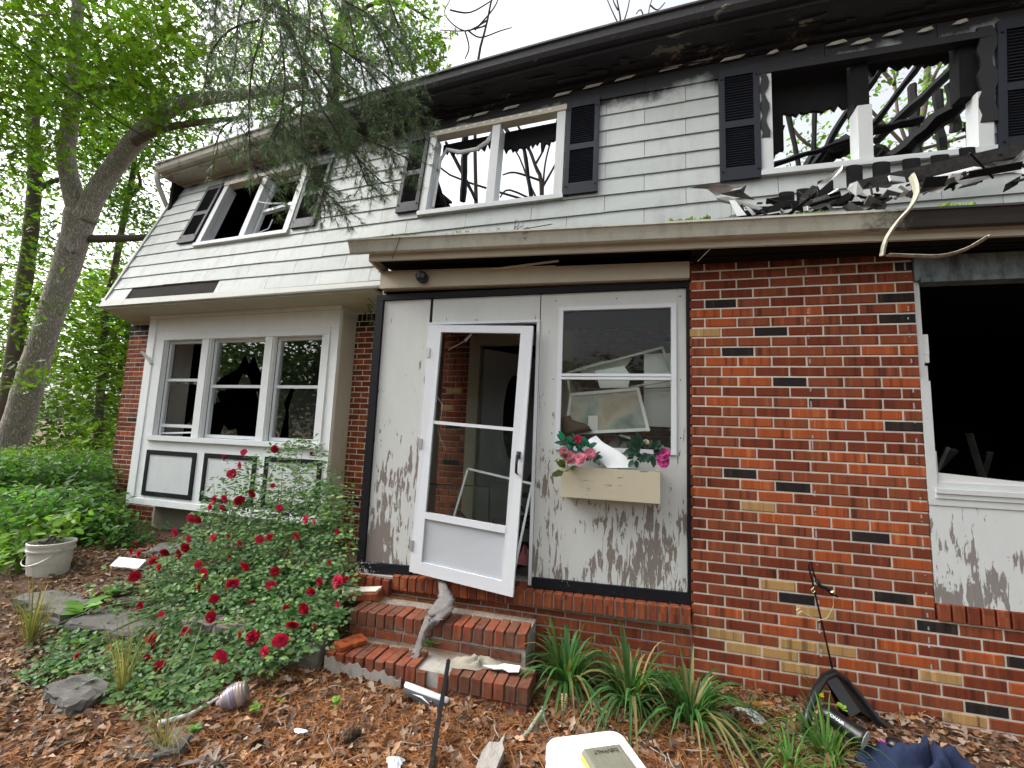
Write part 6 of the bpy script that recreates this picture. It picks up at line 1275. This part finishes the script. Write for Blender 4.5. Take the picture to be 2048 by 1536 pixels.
X_ = pixcloud([(700,880,-60,120,11,13,62),(780,890,60,165,11,12.5,26),(420,720,-80,240,10.5,13,150)], .19, (.125,.23,.022), LOBED, (.45,.45,.32), 22); scatter('crown', *X_[:4], *LOBED, X_[4], MAT['leaf'], t4)
# trees behind the burnt rooms
t5 = empty('back_tree', (3.2,9.5,-.2), 'thin-limbed leafy tree seen through the burnt right window', 'tree')
limb([(1830,900),(1835,330),(1850,200),(1862,60),(1880,-60)], 12, [26,22,16,12,8], MAT['bark_dark'], t5, 'trunk')
for pth in [[(1835,330),(1800,250),(1790,170),(1785,90)],[(1840,280),(1900,200),(1935,120),(1940,60)],[(1836,320),(1760,240),(1700,190),(1640,230)],[(1850,200),(1880,130),(1920,90)],[(1835,330),(1640,300),(1580,250)],[(1790,170),(1740,110),(1720,60)],[(1838,300),(1960,260),(2010,200)],[(1838,250),(1870,235),(1900,240)]]: limb(pth, 12, [10,8,6,4][:len(pth)], MAT['bark_dark'], t5)
X_ = pixcloud([(1720,2000,60,330,10.5,14,75),(1540,1720,170,330,11,14,26)], .17, (.12,.24,.04), LEAF, (.5,.5,.3), 13); scatter('crown', *X_[:4], *LEAF, X_[4], MAT['leaf'], t5)
t6 = empty('bare_tree', (0.2,12,-.2), 'bare thin-branched tree behind the middle window', 'tree')
limb([(1080,900),(1085,420),(1070,330),(1040,260),(1010,200)], 13, [16,10,7,5,3], MAT['twig'], t6, 'trunk')
for pth in [[(1085,420),(1060,370),(1030,300),(985,280)],[(1085,400),(1090,330),(1105,270),(1120,220)],[(1082,380),(1110,330),(1125,300)],[(1085,410),(1020,380),(1000,395)],[(1070,330),(1090,290),(1085,250)],[(1085,415),(1130,370),(1150,340)],[(1078,360),(1030,345),(1005,350)],[(1085,410),(900,350),(870,300)]]: limb(pth, 13, [5,4,3,2][:len(pth)], MAT['twig'], t6, 'branch')
t7 = empty('bare_tree', (1.5,13,-.2), 'bare treetop twigs poking above the roof gutter', 'tree')
limb([(1250,700),(1246,200),(1242,58),(1236,10),(1225,-40)], 14, [14,9,4,3,2], MAT['twig'], t7, 'trunk')
for pth in [[(1242,58),(1228,30),(1215,0),(1205,-30)],[(1242,58),(1255,20),(1262,-20)],[(1243,80),(1290,45),(1300,10),(1312,-20)],[(1290,45),(1282,20),(1272,28)],[(1236,20),(1228,5),(1222,-20)],[(1300,10),(1315,20),(1330,5)]]: limb(pth, 14, [3.5,2.5,2,1.5][:len(pth)], MAT['twig'], t7, 'branch')
t8 = empty('bare_tree', (-1.5,10,-.2), 'bare curving twigs beside the leafy treetop over the eave', 'tree')
limb([(960,700),(950,200),(975,40),(990,-30)], 12, [12,6,4,3], MAT['twig'], t8, 'trunk')
for pth in [[(975,40),(930,62),(890,30),(900,0)],[(972,50),(960,55),(925,62),(880,60)],[(950,60),(985,20),(998,-5)],[(935,60),(960,75),(1000,62),(1024,55)],[(930,62),(938,95),(930,118)],[(900,20),(940,25),(985,0)]]: limb(pth, 12, [3.5,2.8,2.2,1.6][:len(pth)], MAT['twig'], t8, 'branch')
# pine: trunk out of frame behind the camera, boughs hanging into the picture
pine = empty('pine_tree', (-2.6,-5.6,-.1), 'pine tree whose drooping boughs hang over the eave at top left', 'tree')
q = MB(); q.tube([(-2.6,-5.6,-.2),(-2.6,-5.55,3),(-2.55,-5.5,7),(-2.5,-5.5,11)], [.26,.22,.17,.1], 12); part('trunk', q, MAT['bark_dark'], pine, smooth=True)
q = MB(); r0 = at(530,-170,3.3); q.tube([(-2.55,-5.5,6.2),(r0+np.array((-2.55,-5.5,6.6)))/2, r0, at(530,-60,3.4)], [.07,.05,.03,.02], 8); part('limb', q, MAT['twig'], pine, smooth=True)
MAINS = [([(530,-60),(525,60),(505,130),(497,230),(505,320),(525,370)],3.3,3.2),([(535,-40),(560,20),(600,110),(605,205),(602,260),(625,350),(650,420)],3.4,3.3),([(560,10),(620,60),(700,110),(760,170),(800,230)],3.6,3.7),([(600,110),(650,170),(690,260),(720,330),(735,370)],3.4,3.5),([(545,-50),(640,-20),(740,30),(800,80)],3.8,4.0),([(520,40),(460,60),(420,110),(410,180)],3.5,3.7),([(700,110),(770,150),(830,220),(850,280)],3.7,3.9),([(690,260),(760,290),(820,320)],3.5,3.6),([(530,-60),(440,-30),(400,30)],3.7,3.9),([(497,230),(450,250),(430,290)],3.3,3.3),([(560,60),(570,160),(560,250),(575,330)],3.7,3.8),([(640,20),(660,100),(670,200),(660,290)],3.8,3.9),([(740,30),(770,90),(790,150)],4.0,4.1),([(605,205),(560,240),(530,300)],3.4,3.2),([(520,-60),(480,20),(470,120),(455,200)],3.9,4.0),([(600,-60),(620,30),(610,120),(640,200)],4.2,4.2),([(680,-60),(700,40),(720,120),(740,220)],4.2,4.3),([(440,-60),(430,60),(450,150)],4.2,4.2),([(560,-60),(580,60),(540,160),(520,240)],4.3,4.3),([(760,-40),(800,60),(830,150)],4.3,4.3),([(650,120),(740,220),(790,330)],4.0,4.0),([(560,200),(600,300),(640,370),(690,420)],3.5,3.4),([(620,180),(700,300),(770,370)],3.6,3.6)]
PP, PA, PN, PS, PC = [], [], [], [], []
q2 = MB()
def tuft(p, d, n, L):
    for j in range(n):
        v = d*random.uniform(.25,1.2)+rdir(1)[0]*.75+np.array((0,0,-.12)); PP.append(p+rdir(1)[0]*.006); PA.append(v); PN.append(rdir(1)[0]); PS.append(L*random.uniform(.65,1.1)); PC.append(np.array(random.choice([(.075,.15,.065),(.09,.175,.075),(.055,.11,.055),(.15,.17,.07)]))*random.uniform(.7,1.3))
for (pth, d0, d1) in MAINS:
    k = len(pth); ds = np.linspace(d0, d1, k); _, sm = limb(pth, ds, list(np.linspace(5.5,2.2,k)), MAT['twig'], pine, 'bough')
    for i in range(1, len(sm)):
        seg = sm[i]-sm[i-1]; Ls = np.linalg.norm(seg)
        for s in range(max(1, int(Ls/.020))):
            b = sm[i-1]+seg*random.random(); d = rdir(1)[0]*.9+seg/Ls*.5+np.array((.25,0,-.45)); d /= np.linalg.norm(d); Lt = random.uniform(.10,.30); pts = [b]
            for m_ in range(5): pts.append(pts[-1]+d*Lt/5+RNG.normal(0,.007,3)); d = d+np.array((.02,0,-.10)); d /= np.linalg.norm(d)
            q2.tube(pts, [.0028,.0026,.0023,.002,.0018,.0015], 4, cap=False)
            for m_ in range(2, 6): tuft(pts[m_], d, 11, .085)
            tuft(pts[-1], d, 14, .09)
part('twigs', q2, MAT['twig'], pine)['kind'] = 'stuff'
o = scatter('needles', PP, PA, PN, PS, *NEEDLE, PC, MAT['needle'], pine); o['kind'] = 'stuff'
# young orange-brown shoots
Ps, As, Ns, Ss, Cs = [], [], [], [], []
for k in range(130):
    i = random.randrange(len(PP)); 
    for j in range(5): Ps.append(PP[i]); As.append(rdir(1)[0]+(0,0,.5)); Ns.append(rdir(1)[0]); Ss.append(random.uniform(.012,.028)); Cs.append(np.array((.30,.15,.06))*random.uniform(.6,1.3))
scatter('shoots', Ps, As, Ns, Ss, *LEAF_LITE, Cs, MAT['litter'], pine)['kind'] = 'stuff'
# cable from the wood to the eave
q = MB(); ce = fH(ea(-6.6,-.3,.13)); cs_ = at(-60,20,5.2); cs2 = at(20,68,5.4); pts = [cs_+(np.array(ce)-cs_)*t+np.array((0,0,-.12*math.sin(math.pi*t))) for t in np.linspace(0,1,14)]; q.tube(pts, .008, 6); tag(obj('utility_cable', q, MAT['metal_black'], None, True, origin=ce), 'black utility cable running from the left edge to the house eave', 'cable')
# far woodland, one mass
def wood(name, regs, size, col, spread, per):
    X_ = pixcloud(regs, size, col, LEAF_LITE, spread, per, .4); o = scatter(name, *X_[:4], *LEAF_LITE, X_[4], MAT['leaf']); o['kind'] = 'stuff'; return o
tag(wood('woodland', [(-500,330,560,960,12.5,22,1150),(-500,300,150,560,15,26,520),(-500,520,-250,200,16,28,170),(150,330,560,930,12,15,200)], .24, (.15,.265,.03), (.9,.9,.6), 26), 'bright green woodland behind the oak at the left', 'woodland')
X_ = []
for k in range(2300):
    a = random.uniform(-1.6,1.6); r_ = random.uniform(22,34); c = np.array((math.sin(a)*r_*1.5-1, -math.cos(a)*r_-3, random.uniform(0,7))); X_.append(leafcloud(c, (1.4,1.4,1.1), 30, .5, np.array((.07,.14,.03))*random.uniform(.6,1.3)))
for k in range(900):
    a = random.uniform(-1.35,-.45); r_ = random.uniform(20,30); c = np.array((math.sin(a)*r_-3, -math.cos(a)*r_-1, random.uniform(2,14))); X_.append(leafcloud(c, (1.5,1.5,1.1), 30, .45, np.array((.06,.12,.025))*random.uniform(.6,1.3)))
X_ = cat_(X_); o = scatter('woodland', *X_[:4], *LEAF_LITE, X_[4], MAT['leaf']); o['kind'] = 'stuff'; tag(o, 'woodland across the yard behind the viewer, mirrored in the windows', 'woodland')
# ------------------------------------------------------------------ leaf litter and pine straw
def ground_pts(n, xr, yr, dens=None):
    x = RNG.uniform(*xr, n); y = RNG.uniform(*yr, n)
    ok = ~((x > -2.26) & (x < -.93) & (y > -.61)) & (y < 0.02+.05) | ((x < -2.6) & (y < 1.2) & (x > -7.5))
    return x[ok], y[ok]
xa, ya = ground_pts(15000, (-4.6,2.6), (-1.75,.02)); xb, yb_ = ground_pts(9000, (-7.4,-2.6), (-1.6,1.1)); xc, yc = ground_pts(7000, (-8,5), (-3.6,-1.7)); xd, yd = ground_pts(1500, (2.5,4.6), (-1.7,.0)); x = np.concatenate([xa,xb,xc,xd]); y = np.concatenate([ya,yb_,yc,yd]); n = len(x)
cols = 1.2*np.array([(.17,.09,.05),(.24,.14,.085),(.12,.068,.045),(.32,.215,.14),(.20,.10,.05),(.09,.06,.045),(.25,.19,.15)])[RNG.integers(0,7,n)]*RNG.uniform(.7,1.25,(n,1))
A = rdir(n)*(1,1,.35); N = rdir(n)*.55+(0,0,1)
o = scatter('leaf_litter', np.stack([x, y, gz(x,y)+RNG.uniform(.004,.03,n)], 1), A, N, RNG.uniform(.03,.075,n), [(0,0,0),(.3,.2,.07),(.42,.1,.02),(.65,.27,.10),(1,0,-.08),(.65,-.27,.10),(.42,-.1,.02),(.3,-.2,.07)], [(0,1,2),(2,3,4),(4,5,6),(6,7,0),(0,2,4,6)], cols, MAT['litter']); o['kind'] = 'stuff'; tag(o, 'brown dead leaves covering the ground', 'dead leaves')
xa, ya = ground_pts(46000, (-3.6,2.4), (-1.75,.0)); n = len(xa); k_ = RNG.random(n) < np.clip(.25+.75*(1-np.abs(xa+1.2)/2.2), .12, 1); xa, ya = xa[k_], ya[k_]; n = len(xa)
cols = 1.15*np.array([(.30,.115,.035),(.24,.085,.03),(.36,.17,.06),(.16,.065,.03)])[RNG.integers(0,4,n)]*RNG.uniform(.7,1.2,(n,1))
o = scatter('pine_straw', np.stack([xa, ya, gz(xa,ya)+RNG.uniform(.006,.035,n)], 1), rdir(n)*(1,1,.12), rdir(n)*.3+(0,0,1), RNG.uniform(.06,.13,n), [(0,-.012,0),(0,.012,0),(.5,.012,.03),(1,0,0),(.5,-.012,.03)], [(0,1,2,4),(2,3,4)], cols, MAT['litter']); o['kind'] = 'stuff'; tag(o, 'orange-brown pine straw strewn in front of the steps', 'pine straw')
xa, ya = ground_pts(900, (-4.2,2.4), (-1.7,.0)); n = len(xa); cols = np.array([(.45,.42,.37),(.35,.3,.24),(.12,.1,.085),(.5,.48,.44)])[RNG.integers(0,4,n)]*RNG.uniform(.6,1.1,(n,1))
o = scatter('plaster_chips', np.stack([xa, ya, gz(xa,ya)+RNG.uniform(.012,.03,n)], 1), rdir(n)*(1,1,.2), rdir(n)*.3+(0,0,1), RNG.uniform(.008,.03,n), [(0,0,0),(.3,.35,.05),(.8,.4,0),(1,0,.05),(.6,-.35,0)], [(0,1,2,3,4)], cols, MAT['litter']); o['kind'] = 'stuff'; tag(o, 'small pale plaster and wood chips scattered over the leaf litter', 'debris')
q = MB()
for k in range(230):
    x, y = random.uniform(-4.2,2.2), random.uniform(-1.6,-.02)
    if -2.26 < x < -.93 and y > -.62: continue
    a = random.uniform(0,6.28); L_ = random.uniform(.05,.24); z = float(gz(x,y))+.022; q.tube([(x,y,z),(x+L_*.5*math.cos(a),y+L_*.5*math.sin(a),z+random.uniform(0,.015)),(x+L_*math.cos(a+.2),y+L_*math.sin(a+.2),z)], [.0035,.003,.002], 4)
o = obj('twig_litter', q, MAT['oldwood']); o['kind'] = 'stuff'; tag(o, 'thin dead twigs strewn over the ground', 'twigs')
# drifts of straw on the treads
Ps, As, Ns, Ss, Cs = [], [], [], [], []
for k in range(1500):
    if random.random() < .55: p = (random.uniform(-2.2,-1.0), random.gauss(-.13,.05), .245)
    else: p = (random.uniform(-2.1,-1.0), random.gauss(-.40,.035), .076)
    if p[1] > -.06: continue
    Ps.append(np.array(p)+(0,0,random.uniform(0,.012))); As.append(rdir(1)[0]*(1,1,.15)); Ns.append((0,0,1)); Ss.append(random.uniform(.04,.09)); Cs.append(np.array((.28,.14,.06))*random.uniform(.5,1.2))
o = scatter('step_straw', Ps, As, Ns, Ss, [(0,-.014,0),(0,.014,0),(1,0,.02)], [(0,1,2)], Cs, MAT['litter']); o['kind'] = 'stuff'; tag(o, 'dry pine straw caught on the treads of the brick steps', 'pine straw')
